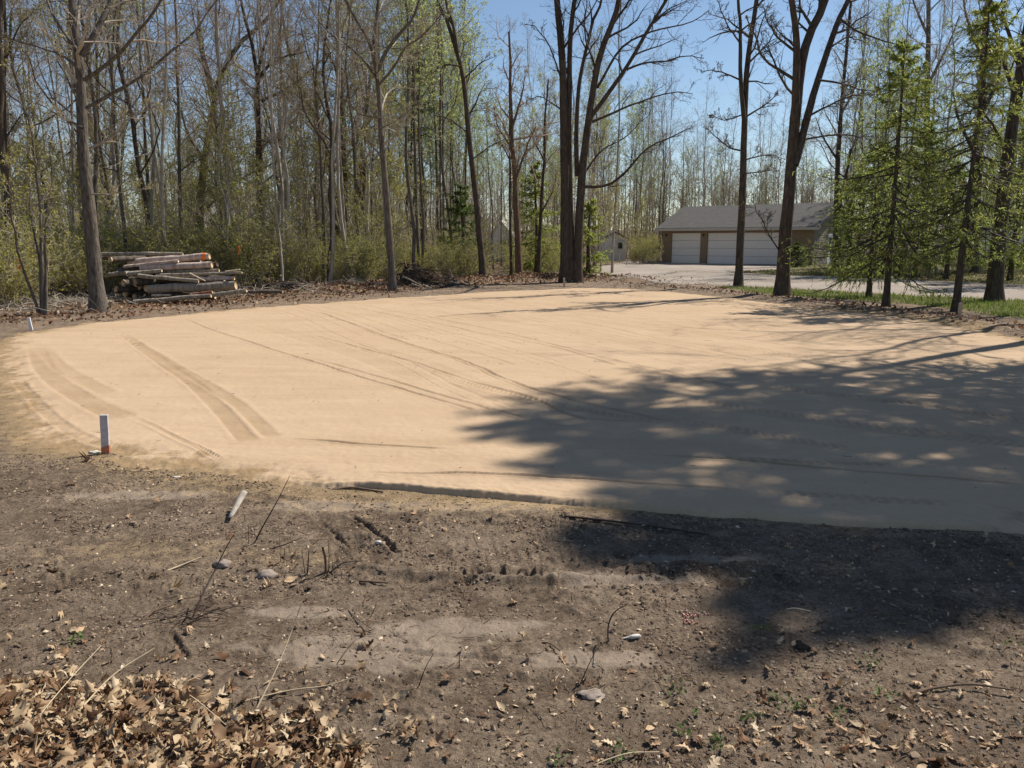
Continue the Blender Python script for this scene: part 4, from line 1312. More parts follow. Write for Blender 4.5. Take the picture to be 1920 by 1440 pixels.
fw = mb.build('distant_woods', [M['twig_grey'], M['leaf_olive']], None, False)
tag(fw, 'distant bare woods closing off the view behind everything', 'woods', kind='stuff')

# ------------------------------------------------------------------ shrubs
rng = np.random.default_rng(112)
def proto_shrub(h, nst, leaf='leaf_brush', nleaf=4, ls=0.062):
    a = rng.random(nst) * 6.28
    K = 7
    st = np.zeros((nst, K, 3))
    st[:, 0, :2] = rng.normal(0, 0.18, (nst, 2))
    d = unit(np.stack([np.cos(a) * 0.35, np.sin(a) * 0.35, np.ones(nst)], 1))
    L = h * rng.uniform(0.55, 1.1, nst)
    for kk in range(1, K):
        d = unit(d + rng.normal(size=(nst, 3)) * 0.13 + UP * 0.03)
        st[:, kk] = st[:, kk - 1] + d * (L / (K - 1))[:, None]
    rr = np.linspace(1, 0.25, K)[None] * rng.uniform(0.008, 0.016, nst)[:, None]
    sm = MB()
    sm.tubes(st, rr, 4, 0)
    b1, r1 = grow(st, rr, 9, 0.12, 1.0, 0.36, 0.75, K=5, wig=0.18, trop=0.08, tip=0.0035)
    fm = MB()
    fm.tubes(b1, r1, 3, 0)
    b2, r2 = grow(b1, r1, 5, 0.1, 1.0, 0.5, 0.8, K=4, wig=0.2, trop=0.05, tip=0.003)
    fm.tubes(b2, r2, 3, 0)
    C, dd = sample_on(b2, nleaf, 0.2)
    diamonds(fm, C, ls, 1, direc=dd)
    return sm.mesh('stem', M['twig_grey']), fm.mesh('foliage', [M['twig_grey'], M[leaf]], False)


SHRUB = [proto_shrub(rng.uniform(2.0, 3.2), int(rng.integers(9, 14)), nleaf=int(rng.integers(3, 7))) for _ in range(6)]
n_s = 0
for _ in range(5000):
    if n_s >= 225:
        break
    u = rng.uniform(-60, 1100)
    dd = rng.uniform(0, 1) ** 1.4 * 15 + 0.9
    x0 = (u - 960) / F
    y = 25.0
    for _ in range(6):
        y = edge_y(x0 * y) + dd
    x = x0 * y
    if (60 < u < 640 and dd < 5.4) or (u <= 120 and dd < 1.5):
        continue
    if u > 700 and dd < 1.6:
        continue
    if (-12.6 < x < -5.2 and y < 24.6) or 910 < u < 960:
        continue
    if x > 3.6:
        continue
    if u > 960 and dd < 5 and rng.random() < 0.7:
        continue
    sm, fm = SHRUB[rng.integers(len(SHRUB))]
    zn = 'left of the log pile' if u < 190 else 'behind the log pile' if u < 560 else 'behind the brush heap and berm'
    o = empty('shrub', (x, y, gz(x, y) - 0.03), f'leafing yellow-green shrub at the wood edge {zn}', 'shrub', f'shrubs {zn}', rng.random() * 6.28)
    sc = rng.uniform(0.6, 1.1) * (0.75 if u > 560 else 1.0)
    o.scale = (sc, sc, sc)
    link('stem', sm, o)
    link('foliage', fm, o)
    n_s += 1
for i in range(40):
    y = rng.uniform(16, 34)
    x = (rng.uniform(-620, -70) - 960) / F * y
    if y < edge_y(x) + 0.8:
        continue
    sm, fm = SHRUB[rng.integers(len(SHRUB))]
    o = empty('shrub', (x, y, gz(x, y) - 0.03), 'leafing yellow-green shrub at the wood edge left of the log pile', 'shrub', 'shrubs left of the log pile', rng.random() * 6.28)
    sc = rng.uniform(0.6, 1.0)
    o.scale = (sc, sc, sc)
    link('stem', sm, o)
    link('foliage', fm, o)
for i in range(26):
    u = rng.uniform(1600, 1960)
    y = rng.uniform(38.5, 44)
    x = (u - 960) / F * y
    sm, fm = SHRUB[rng.integers(len(SHRUB))]
    o = empty('shrub', (x, y, gz(x, y) - 0.03), 'leafing shrub along the far side of the drive at right', 'shrub', 'shrubs beyond the drive', rng.random() * 6.28)
    sc = rng.uniform(0.35, 0.6)
    o.scale = (sc, sc, sc)
    link('stem', sm, o)
    link('foliage', fm, o)
for i in range(16):
    u = rng.uniform(1184, 1232)
    y = rng.uniform(58, 66)
    x = (u - 960) / F * y
    sm, fm = SHRUB[rng.integers(len(SHRUB))]
    o = empty('shrub', (x, y, gz(x, y) - 0.03), 'leafing shrub beside the white shed left of the garage', 'shrub', 'shrubs by the shed', rng.random() * 6.28)
    sc = rng.uniform(0.5, 1.0)
    o.scale = (sc, sc, sc)
    link('stem', sm, o)
    link('foliage', fm, o)

# ------------------------------------------------------------------ garage
rng = np.random.default_rng(113)
def obox(mb, c0, c1, mat=0):
    c = [(a + b) / 2 for a, b in zip(c0, c1)]
    s_ = [abs(b - a) for a, b in zip(c0, c1)]
    mb.box(c, s_, mat=mat)


GX, GY, GROT = 11.7, 61.0, -R(38)
GL, GW, GE, GR_ = 11.4, 8.6, 2.72, 4.35   # front length, depth, eave height, ridge height
gar = empty('garage', (GX, GY, 0.0), 'tan three-bay garage with grey shingle roof and pale overhead doors across the drive', 'garage', rz=GROT)
D1, D2, DT = (0.72, 3.12), (3.66, 9.3), 2.3
w = MB()
obox(w, (0, 0, -0.1), (D1[0], 0.16, GE))
obox(w, (D1[1], 0, -0.1), (D2[0], 0.16, GE))
obox(w, (D2[1], 0, -0.1), (GL, 0.16, GE))
obox(w, (D1[0], 0, DT), (D1[1], 0.16, GE))
obox(w, (D2[0], 0, DT), (D2[1], 0.16, GE))
obox(w, (0, GW - 0.16, -0.1), (GL, GW, GE))
obox(w, (0, 0.16, -0.1), (0.16, GW - 0.16, GE))
w.add([[0, 0.08, GE], [0, GW - 0.08, GE], [0, GW / 2, GR_ - 0.05], [0.14, 0.08, GE], [0.14, GW - 0.08, GE], [0.14, GW / 2, GR_ - 0.05]], quads=[[0, 1, 4, 3], [1, 2, 5, 4], [2, 0, 3, 5]], tris=[[0, 2, 1], [3, 4, 5]])
w.build('wall', M['tan_wall'], gar, False)
# siding end wall with lap boards
w = MB()
n = 22
DOORX = (3.3, 4.3)
for i in range(n):
    z0, z1 = i * GE / n - 0.02, (i + 1) * GE / n - 0.02
    for y0, y1 in ((0.16, DOORX[0]), (DOORX[1], GW - 0.16)) if z0 < 2.1 else ((0.16, GW - 0.16),):
        w.add([[GL - 0.01, y0, z0], [GL - 0.01, y1, z0], [GL + 0.025, y1, z0], [GL + 0.025, y0, z0], [GL - 0.01, y0, z1], [GL - 0.01, y1, z1], [GL + 0.005, y1, z1], [GL + 0.005, y0, z1]],
              quads=[[0, 3, 2, 1], [4, 5, 6, 7], [3, 7, 6, 2], [0, 1, 5, 4], [0, 4, 7, 3], [1, 2, 6, 5]])
m_ = 12
for i in range(m_):
    z0, z1 = GE + i * (GR_ - GE) / m_, GE + (i + 1) * (GR_ - GE) / m_
    f0 = (1 - i / m_) * (GW / 2 - 0.1)
    f1 = max(0.02, (1 - (i + 1) / m_) * (GW / 2 - 0.1))
    w.add([[GL + 0.025, GW / 2 - f0, z0], [GL + 0.025, GW / 2 + f0, z0], [GL + 0.005, GW / 2 + f1, z1], [GL + 0.005, GW / 2 - f1, z1]], quads=[[0, 1, 2, 3]])
w.build('side_wall', M['siding_grey'], gar, False)['label'] = 'taupe lap siding end wall'
# roof: two slabs
r = MB()
ov, oe = 0.45, 0.4
run = GW / 2
sl = (GR_ - GE) / run
for sgn in (0, 1):
    ya, yb = (-oe, GW / 2) if sgn == 0 else (GW + oe, GW / 2)
    za, zb_ = GE - sl * oe + 0.08, GR_ + 0.08
    t_ = 0.12
    r.add([[-ov, ya, za], [GL + ov, ya, za], [GL + ov, yb, zb_], [-ov, yb, zb_], [-ov, ya, za - t_], [GL + ov, ya, za - t_], [GL + ov, yb, zb_ - t_], [-ov, yb, zb_ - t_]],
          quads=[[0, 1, 2, 3], [4, 7, 6, 5], [0, 4, 5, 1], [1, 5, 6, 2], [2, 6, 7, 3], [3, 7, 4, 0]])
roof = r.build('roof', M['shingle'], gar, False)
fb = MB()
obox(fb, (-ov - 0.01, -oe - 0.06, GE - sl * oe - 0.14), (GL + ov + 0.01, -oe - 0.005, GE - sl * oe + 0.05))
fb.build('gutter', M['trim_pale'], gar, False)
sf = MB()
obox(sf, (-ov, -oe - 0.004, GE - sl * oe - 0.12), (GL + ov, -0.002, GE - sl * oe - 0.09))
sf.build('soffit', M['tan_wall'], gar, False)
for (a, b) in (D1, D2):
    d = MB()
    for i in range(4):
        z0, z1 = 0.02 + i * (DT - 0.04) / 4, 0.02 + (i + 1) * (DT - 0.04) / 4 - 0.018
        obox(d, (a + 0.02, 0.1, z0), (b - 0.02, 0.135, z1))
        for j in range(3):
            zz = z0 + (j + 0.5) * (z1 - z0) / 3
            obox(d, (a + 0.025, 0.093, zz - 0.05), (b - 0.025, 0.101, zz + 0.05))
    d.build('garage_door', M['door_white'], gar, False)
    fr = MB()
    obox(fr, (a, 0.06, DT - 0.03), (b, 0.16, DT + 0.0))
    obox(fr, (a - 0.001, 0.05, 0), (a + 0.03, 0.155, DT - 0.031))
    obox(fr, (b - 0.03, 0.05, 0), (b + 0.001, 0.155, DT - 0.031))
    fr.build('door_frame', M['tan_wall'], gar, False)
for lx in (0.3, 3.36):
    lm = MB()
    P = np.array([[lx, -0.08, z] for z in (2.02, 2.06, 2.16, 2.2)])
    lm.tubes(P[None], np.array([[0.03, 0.055, 0.06, 0.02]]), 8, cap=True)
    obox(lm, (lx - 0.05, -0.03, 2.05), (lx + 0.05, 0.001, 2.2))
    lm.build('wall_lamp', M['metal_dark'], gar)
ed = MB()
obox(ed, (GL - 0.02, DOORX[0] + 0.1, 0.05), (GL + 0.02, DOORX[1] - 0.1, 0.95))
obox(ed, (GL - 0.02, DOORX[0] + 0.1, 0.95), (GL + 0.02, DOORX[0] + 0.24, 1.95))
obox(ed, (GL - 0.02, DOORX[1] - 0.24, 0.95), (GL + 0.02, DOORX[1] - 0.1, 1.95))
obox(ed, (GL - 0.02, DOORX[0] + 0.1, 1.95), (GL + 0.02, DOORX[1] - 0.1, 2.07))
edo = ed.build('entry_door', M['siding_white'], gar, False)
gl = MB()
obox(gl, (GL - 0.015, DOORX[0] + 0.24, 0.951), (GL + 0.01, DOORX[1] - 0.24, 1.949))
gl.build('window', M['glass_dark'], edo, False)
hd = MB()
P = np.array([[GL + 0.06, DOORX[0] + 0.17, 0.9], [GL + 0.06, DOORX[0] + 0.29, 0.9]])
hd.tubes(P[None], np.full((1, 2), 0.014), 6, cap=True)
obox(hd, (GL + 0.02, DOORX[0] + 0.15, 0.86), (GL + 0.065, DOORX[0] + 0.19, 0.94))
hd.build('handle', M['metal_dark'], edo)
tr = MB()
for a, b in ((DOORX[0], DOORX[0] + 0.1), (DOORX[1] - 0.1, DOORX[1])):
    obox(tr, (GL - 0.02, a, 0), (GL + 0.045, b, 2.07))
obox(tr, (GL - 0.02, DOORX[0], 2.07), (GL + 0.045, DOORX[1], 2.19))
tr.build('door_frame', M['siding_white'], gar, False)
ap = MB()
obox(ap, (-0.2, -1.1, -0.12), (GL + 0.2, 0.05, 0.025))
apo = ap.build('apron', M['concrete'], None, False)
apo.location, apo.rotation_euler = (GX, GY, 0.0), (0, 0, GROT)
apo.name = 'pavement'
tag(apo, 'concrete apron slab along the garage doors', kind='structure')


def small_house(name, label, x, y, rot, L, W, E, Rg, wall, roofm, win=(), cat='shed', over=0.2):
    h_ = empty(name, (x, y, gz(x, y) - 0.05), label, cat, rz=rot)
    w = MB()
    n = max(6, int(E / 0.14))
    for i in range(n):
        z0, z1 = i * E / n, (i + 1) * E / n
        o_ = 0.02
        v = [[-o_, -o_, z0], [L + o_, -o_, z0], [L + o_, W + o_, z0], [-o_, W + o_, z0], [0, 0, z1], [L, 0, z1], [L, W, z1], [0, W, z1]]
        w.add(v, quads=[[0, 1, 5, 4], [1, 2, 6, 5], [2, 3, 7, 6], [3, 0, 4, 7]])
    for yy in (0.0, W):
        w.add([[0, yy, E], [L, yy, E], [L / 2, yy, Rg]], tris=[[0, 1, 2]])
    w.build('wall', M[wall], h_, False)
    r = MB()
    sl_ = (Rg - E) / (L / 2)
    for sg in (0, 1):
        xa = -over if sg == 0 else L + over
        za = E - sl_ * over + 0.03
        r.add([[xa, -over, za], [L / 2, -over, Rg + 0.03], [L / 2, W + over, Rg + 0.03], [xa, W + over, za], [xa, -over, za + 0.08], [L / 2, -over, Rg + 0.11], [L / 2, W + over, Rg + 0.11], [xa, W + over, za + 0.08]],
              quads=[[0, 1, 2, 3], [4, 7, 6, 5], [0, 4, 5, 1], [2, 6, 7, 3], [3, 7, 4, 0]])
    r.build('roof', M[roofm], h_, False)
    for wx, wz, ww, wh in win:
        f = MB()
        for a in ((wx - 0.05, wz - 0.05, wx, wz + wh + 0.05), (wx + ww, wz - 0.05, wx + ww + 0.05, wz + wh + 0.05), (wx, wz - 0.05, wx + ww, wz), (wx, wz + wh, wx + ww, wz + wh + 0.05)):
            obox(f, (a[0], -0.06, a[1]), (a[2], -0.021, a[3]))
        fo = f.build('window', M['siding_white'], h_, False)
        g_ = MB()
        obox(g_, (wx, -0.045, wz), (wx + ww, -0.021, wz + wh))
        g_.build('pane', M['glass_dark'], fo, False)
    return h_


p = at(1131, 487, 66)
small_house('shed', 'small white clapboard shed behind saplings left of the garage', p[0], p[1], R(4), 1.9, 1.9, 1.9, 2.35, 'siding_white', 'shingle', ((1.2, 1.05, 0.4, 0.5),))
p = at(916, 470, 66)
small_house('outbuilding', 'pale gabled outbuilding glimpsed through the woods behind the leaning tree', p[0], p[1], R(-6), 2.1, 4, 1.9, 3.3, 'siding_white', 'trim_pale', (), 'outbuilding', 0.12)
p = at(1775, 480, 66)
small_house('house', 'pale house mostly hidden behind the spruces at right', p[0], p[1], R(-8), 9.0, 7, 2.7, 4.4, 'siding_white', 'shingle', ((1.2, 1.0, 1.0, 1.1), (4.0, 1.0, 1.2, 1.1), (6.8, 1.0, 1.0, 1.1)), 'house', 0.4)

# picnic table across the drive
p = at(1662, 505, 42.0)
tb = empty('picnic_table', (p[0], p[1], gz(p[0], p[1])), 'dark picnic table standing in the shade beyond the drive', 'table', rz=R(8))
mb = MB()
for i in range(5):
    obox(mb, (-0.95, -0.36 + i * 0.148, 0.72), (0.95, -0.36 + i * 0.148 + 0.138, 0.76))
mb.build('tabletop', M['table_wood'], tb, False)
for sy in (-0.78, 0.5):
    mb = MB()
    for i in range(2):
        obox(mb, (-0.95, sy + i * 0.145, 0.42), (0.95, sy + i * 0.145 + 0.135, 0.46))
    mb.build('seat', M['table_wood'], tb, False)
for sx in (-0.7, 0.7):
    mb = MB()
    for q in (-1, 1):
        P = np.array([[sx, q * 0.7, -0.02], [sx, q * 0.26, 0.72]])
        mb.tubes(P[None], np.full((1, 2), 0.045), 4, cap=True)
    obox(mb, (sx + 0.03, -0.76, 0.36), (sx + 0.07, 0.76, 0.42))
    mb.build('leg', M['table_wood'], tb, False)

# ------------------------------------------------------------------ stacked logs
rng = np.random.default_rng(114)
def log(p0, p1, d0, d1, label, bark='log_grey', cut='wood_cut', group='logs in the log pile', name='log', wob=0.12, band=None):
    p0, p1 = np.array(p0, float), np.array(p1, float)
    o = empty(name, p0, label, 'log', group)
    n = 12
    s_ = np.linspace(0, 1, n)[:, None]
    P = (p1 - p0) * s_
    L = np.linalg.norm(p1 - p0)
    P = P + wob * d0 * np.stack([fbm(s_[:, 0] * 3, np.full(n, rng.random() * 99), 2, q) for q in (1, 2, 3)], 1) * np.sin(np.pi * np.clip(s_ + 0.05, 0, 1))
    rr = (d0 * (1 - s_[:, 0]) + d1 * s_[:, 0]) / 2
    mb = MB()
    mb.tubes(P[None], rr[None] * (1 + 0.04 * rng.normal(size=(1, n))), 12, 0, 0.05)
    mb.build('bark', M[bark], o)
    for e, rad_, dr in ((0, rr[0], P[0] - P[1]), (n - 1, rr[-1], P[-1] - P[-2])):
        dr = dr / np.linalg.norm(dr)
        a = np.cross(dr, [0.3, 0.2, 1]); a /= np.linalg.norm(a)
        b = np.cross(dr, a)
        m = 12
        th = np.arange(m) * 2 * np.pi / m
        rg = (P[e] + dr * 0.006)[None] + rad_ * 0.97 * (np.cos(th)[:, None] * a + np.sin(th)[:, None] * b) * (1 + 0.03 * rng.normal(size=(m, 1)))
        c = MB()
        c.add(np.vstack([rg, rg - dr * 0.03, P[e] + dr * 0.01]), quads=[[i, (i + 1) % m, (i + 1) % m + m, i + m] for i in range(m)], tris=[[i, (i + 1) % m, 2 * m] for i in range(m)])
        c.build('cut_end', M[cut], o)
    if band is not None:
        j = MB()
        t0 = np.array([band - 0.022, band + 0.022])[:, None]
        jj = np.array([np.interp(t0[:, 0], s_[:, 0], P[:, q]) for q in range(3)]).T
        j.tubes(jj[None], np.full((1, 2), np.interp(band, s_[:, 0], rr) * 1.07), 14, 0, 0.02)
        j.build('paint_band', M['orange_bright'], o)
    return o


def lp(cx, cy):
    return 180 + cx / 4.571, 440 + cy / 4.571


LD = 21.6
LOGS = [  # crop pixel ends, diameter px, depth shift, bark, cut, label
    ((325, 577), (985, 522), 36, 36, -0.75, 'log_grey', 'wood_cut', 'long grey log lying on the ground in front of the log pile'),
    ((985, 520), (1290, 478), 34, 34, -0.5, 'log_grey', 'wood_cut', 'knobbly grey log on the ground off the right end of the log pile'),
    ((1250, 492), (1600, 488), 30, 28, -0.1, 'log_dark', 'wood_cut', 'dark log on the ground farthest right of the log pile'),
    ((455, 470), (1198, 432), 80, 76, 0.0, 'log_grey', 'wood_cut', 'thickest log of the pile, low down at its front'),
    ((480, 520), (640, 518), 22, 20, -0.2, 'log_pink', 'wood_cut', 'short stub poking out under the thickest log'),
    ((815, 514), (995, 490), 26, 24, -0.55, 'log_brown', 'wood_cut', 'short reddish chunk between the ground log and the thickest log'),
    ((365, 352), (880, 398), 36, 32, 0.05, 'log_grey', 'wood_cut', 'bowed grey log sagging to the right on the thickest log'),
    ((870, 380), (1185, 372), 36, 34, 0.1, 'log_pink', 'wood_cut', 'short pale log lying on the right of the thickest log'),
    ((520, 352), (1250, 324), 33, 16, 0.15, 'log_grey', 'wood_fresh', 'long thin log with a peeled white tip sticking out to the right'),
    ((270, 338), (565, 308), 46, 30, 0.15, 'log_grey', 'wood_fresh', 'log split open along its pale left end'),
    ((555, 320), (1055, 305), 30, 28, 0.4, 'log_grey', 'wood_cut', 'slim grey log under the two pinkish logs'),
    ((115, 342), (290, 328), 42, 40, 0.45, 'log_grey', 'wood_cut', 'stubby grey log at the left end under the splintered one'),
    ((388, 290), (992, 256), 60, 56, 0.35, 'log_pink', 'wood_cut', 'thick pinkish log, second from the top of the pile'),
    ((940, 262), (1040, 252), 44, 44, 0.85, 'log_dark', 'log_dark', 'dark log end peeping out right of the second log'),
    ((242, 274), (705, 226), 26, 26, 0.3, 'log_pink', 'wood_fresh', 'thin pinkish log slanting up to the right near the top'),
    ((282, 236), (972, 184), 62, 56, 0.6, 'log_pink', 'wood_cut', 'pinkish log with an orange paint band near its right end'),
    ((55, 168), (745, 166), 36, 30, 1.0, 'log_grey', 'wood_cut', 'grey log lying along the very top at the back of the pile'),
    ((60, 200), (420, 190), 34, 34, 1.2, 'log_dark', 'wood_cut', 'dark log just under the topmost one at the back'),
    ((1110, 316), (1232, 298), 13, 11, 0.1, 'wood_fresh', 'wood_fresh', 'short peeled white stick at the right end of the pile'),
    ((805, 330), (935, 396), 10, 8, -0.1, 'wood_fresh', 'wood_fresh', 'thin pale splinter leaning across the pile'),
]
M['log_brown'] = mat_bark('log bark russet', (0.13, 0.05, 0.035), (0.33, 0.16, 0.11), 9)
for a, b, d0, d1, dz, bk, ct, lb in LOGS:
    D = LD + dz
    p0, p1 = at(*lp(*a), D), at(*lp(*b), D + rng.uniform(-0.1, 0.1))
    kpx = D / F / 4.571
    log(p0, p1, d0 * kpx, d1 * kpx, lb, bk, ct, band=0.94 if 'orange' in lb else None)
# cross-lying logs whose ends show at the left of the pile, and the fill behind
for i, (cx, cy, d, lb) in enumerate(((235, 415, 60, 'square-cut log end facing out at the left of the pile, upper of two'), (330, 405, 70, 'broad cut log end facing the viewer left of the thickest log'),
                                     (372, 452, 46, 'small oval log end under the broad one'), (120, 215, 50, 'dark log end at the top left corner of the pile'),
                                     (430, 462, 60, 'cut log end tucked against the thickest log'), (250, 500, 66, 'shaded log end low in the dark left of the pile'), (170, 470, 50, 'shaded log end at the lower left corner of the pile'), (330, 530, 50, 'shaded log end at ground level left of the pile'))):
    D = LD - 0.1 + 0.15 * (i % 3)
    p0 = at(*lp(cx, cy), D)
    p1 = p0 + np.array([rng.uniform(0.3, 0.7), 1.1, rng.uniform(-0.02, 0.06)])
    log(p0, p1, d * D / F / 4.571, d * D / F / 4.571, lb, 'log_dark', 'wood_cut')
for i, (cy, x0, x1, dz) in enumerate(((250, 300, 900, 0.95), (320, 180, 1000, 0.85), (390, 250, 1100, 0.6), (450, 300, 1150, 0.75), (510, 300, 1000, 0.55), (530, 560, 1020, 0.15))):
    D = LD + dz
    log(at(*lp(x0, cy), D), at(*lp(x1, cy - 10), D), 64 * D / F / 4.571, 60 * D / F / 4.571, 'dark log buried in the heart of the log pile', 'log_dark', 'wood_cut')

# stump and black root wad right of the pile
p = at(536, 546, 24.4)
st = empty('stump', (p[0], p[1], gz(p[0], p[1]) - 0.05), 'short brown stump beside black uprooted roots right of the log pile', 'stump')
mb = MB()
zz = np.array([0, 0.08, 0.2, 0.34, 0.36])
mb.tubes(np.stack([zz * 0.1, zz * 0, zz], 1)[None], np.array([[0.26, 0.2, 0.17, 0.16, 0.02]]), 12, 0, 0.05)
mb.build('trunk', M['bark_brown'], st)
mb = MB()
P0_ = np.zeros((22, 6, 3))
for i in range(22):
    a = rng.uniform(-0.6, 1.0)
    P0_[i] = smooth_line([[0, -0.1, 0.15], [math.cos(a) * 0.35, -0.25 + 0.2 * math.sin(a), 0.16 + rng.uniform(-0.05, 0.15)], [math.cos(a) * rng.uniform(0.6, 1.0), rng.uniform(-0.5, 0.2), rng.uniform(0, 0.1)]], 6)
mb.tubes(P0_, np.linspace(0.075, 0.02, 6)[None] * rng.uniform(0.6, 1.2, (22, 1)), 6, 0, 0.1)
mb.build('root_mass', M['mud_dark'], st)

# ------------------------------------------------------------------ loose sticks helper
rng = np.random.default_rng(115)
def stick_bundle(mb, n, cx, cy, sx, sy, l0, l1, r0, r1, rise=0.1, zoff=0.0, mat=0, flat=True):
    P = np.zeros((n, 5, 3))
    x = rng.normal(cx, sx, n)
    y = rng.normal(cy, sy, n)
    a = rng.random(n) * 6.28
    L = rng.uniform(l0, l1, n)
    base = ground_z(x, y, False) + zoff * rng.random(n)
    for j, t in enumerate(np.linspace(-0.5, 0.5, 5)):
        bend = 0.08 * L * (t * t) * rng.choice([-1, 1], n)
        P[:, j, 0] = x + np.cos(a) * L * t - np.sin(a) * bend
        P[:, j, 1] = y + np.sin(a) * L * t + np.cos(a) * bend
        P[:, j, 2] = base + 0.015 + (t + 0.5) * L * rise * rng.random(n)
    r = np.linspace(1, 0.5, 5)[None] * rng.uniform(r0, r1, n)[:, None]
    mb.tubes(P, r, 5, mat)


# brush heap: soil mound with roots and sticks
p = at(790, 532, 29.0)
bh = empty('brush_heap', (p[0], p[1], gz(p[0], p[1]) - 0.1), 'dark heap of uprooted roots, soil and broken branches beside the straight maple', 'brush heap')
x_, y_ = np.meshgrid(np.linspace(-1.5, 1.9, 80), np.linspace(-0.8, 0.9, 44))
hh = 0.62 * np.exp(-((x_ + 0.25) / 0.62) ** 2 - (y_ / 0.5) ** 2) + 0.34 * np.exp(-((x_ - 0.9) / 0.6) ** 2 - (y_ / 0.45) ** 2) + 0.25 * np.exp(-((x_ + 0.95) / 0.4) ** 2 - (y_ / 0.4) ** 2)
hh = hh * (1 + 0.5 * fbm(x_ * 3, y_ * 3, 4, 33)) + 0.04 * fbm(x_ * 9, y_ * 9, 3, 34) * (hh > 0.03)
mb = MB()
idx = np.arange(x_.size).reshape(x_.shape)
mb.add(np.stack([x_, y_, hh], -1), np.stack([idx[:-1, :-1], idx[:-1, 1:], idx[1:, 1:], idx[1:, :-1]], -1))
mb.build('soil_mound', M['mud_dark'], bh)
mb = MB()
n = 150
P = np.zeros((n, 6, 3))
for i in range(n):
    x0, y0 = rng.normal(0.1, 0.75), rng.normal(-0.15, 0.28)
    z0 = float(np.interp(x0, np.linspace(-1.5, 1.9, 80), hh[22])) * max(0.1, 1 - abs(y0)) + rng.uniform(-0.05, 0.1)
    a, L = rng.random() * 6.28, rng.uniform(0.25, 0.9)
    P[i] = smooth_line([[x0, y0, z0], [x0 + math.cos(a) * L * 0.5, y0 + 0.4 * math.sin(a) * L * 0.5, z0 + rng.uniform(-0.1, 0.18)], [x0 + math.cos(a + 0.4) * L, y0 + 0.4 * math.sin(a) * L, max(0.02, z0 + rng.uniform(-0.3, 0.2))]], 6)
mb.tubes(P, np.linspace(1, 0.35, 6)[None] * rng.uniform(0.008, 0.038, (n, 1)), 5, 0, 0.08)
mb.build('root_mass', M['stick'], bh)
for a, b, d, lb, mt in (((560, 480), (665, 520), 16, 'pale orange broken branch at the foot of the brush heap', 'wood_cut'), ((400, 410), (540, 480), 15, 'grey broken branch lying down the front of the brush heap', 'log_grey'), ((470, 470), (560, 500), 13, 'short grey branch at the foot of the brush heap', 'log_grey')):
    q0, q1 = (660 + a[0] / 4.174, 420 + a[1] / 4.174), (660 + b[0] / 4.174, 420 + b[1] / 4.174)
    D = 28.2
    log(at(*q0, D), at(*q1, D - 0.25), d * D / F / 4.174, d * 0.7 * D / F / 4.174, lb, mt, 'wood_fresh', group=None, name='broken_branch')
    # an own category for loose branches
    bpy.context.scene.objects  # keep reference
# slash of twigs left of the log pile and along the berm
mb = MB()
for (u, v, n, sx, sy) in ((120, 572, 160, 1.0, 0.6), (250, 565, 120, 0.9, 0.4), (470, 556, 140, 1.3, 0.5), (30, 590, 80, 0.8, 0.5), (900, 520, 150, 1.6, 0.5), (620, 545, 80, 1.2, 0.4), (1010, 522, 110, 1.3, 0.5), (1240, 540, 60, 1.2, 0.3)):
    q = gp(u, v)
    stick_bundle(mb, n, q[0], q[1], sx, sy, 0.2, 1.1, 0.003, 0.012, 0.35, 0.12)
sl_o = mb.build('brushwood_debris', M['twig_grey'], None)
tag(sl_o, 'tangle of dead twigs strewn along the wood edge', 'debris', kind='stuff')

# ------------------------------------------------------------------ leaves on the ground
rng = np.random.default_rng(116)
def leaf_template(kind):
    """lobed outline and fan faces of a dry leaf lying in the xy plane, tip along +y"""
    if kind == 0:      # oak
        half = [(0.0, -0.55), (0.03, -0.5), (0.12, -0.38), (0.08, -0.3), (0.26, -0.2), (0.1, -0.08), (0.36, 0.08), (0.14, 0.16), (0.3, 0.33), (0.11, 0.36), (0.1, 0.5), (0.0, 0.56)]
    elif kind == 1:    # maple
        half = [(0.0, -0.35), (0.04, -0.3), (0.3, -0.34), (0.22, -0.16), (0.52, -0.02), (0.3, 0.08), (0.44, 0.3), (0.17, 0.24), (0.19, 0.42), (0.08, 0.4), (0.04, 0.5), (0.0, 0.58)]
    else:              # plain
        half = [(0.0, -0.5), (0.05, -0.44), (0.16, -0.3), (0.22, -0.15), (0.25, 0.0), (0.24, 0.12), (0.2, 0.25), (0.16, 0.33), (0.1, 0.42), (0.06, 0.48), (0.03, 0.53), (0.0, 0.58)]
    n = len(half)
    Lf = [(-x, y) for x, y in half]
    V = np.array(half + Lf[1:-1] + [(0, y) for x, y in half[1:-1]])
    T = []

    def mid(i):
        return 0 if i == 0 else (n - 1 if i == n - 1 else 2 * n - 2 + i - 1)

    def lft(i):
        return 0 if i == 0 else (n - 1 if i == n - 1 else n + i - 1)
    for i in range(n - 1):
        for f, flip in ((lambda q: q, False), (lft, True)):
            a, b, c, d = mid(i), f(i), f(i + 1), mid(i + 1)
            for tri in ((a, b, c), (a, c, d)):
                if len(set(tri)) == 3:
                    T.append(tri[::-1] if flip else tri)
    return V, np.array(T)


TEMPL = [leaf_template(0), leaf_template(1), leaf_template(2)]


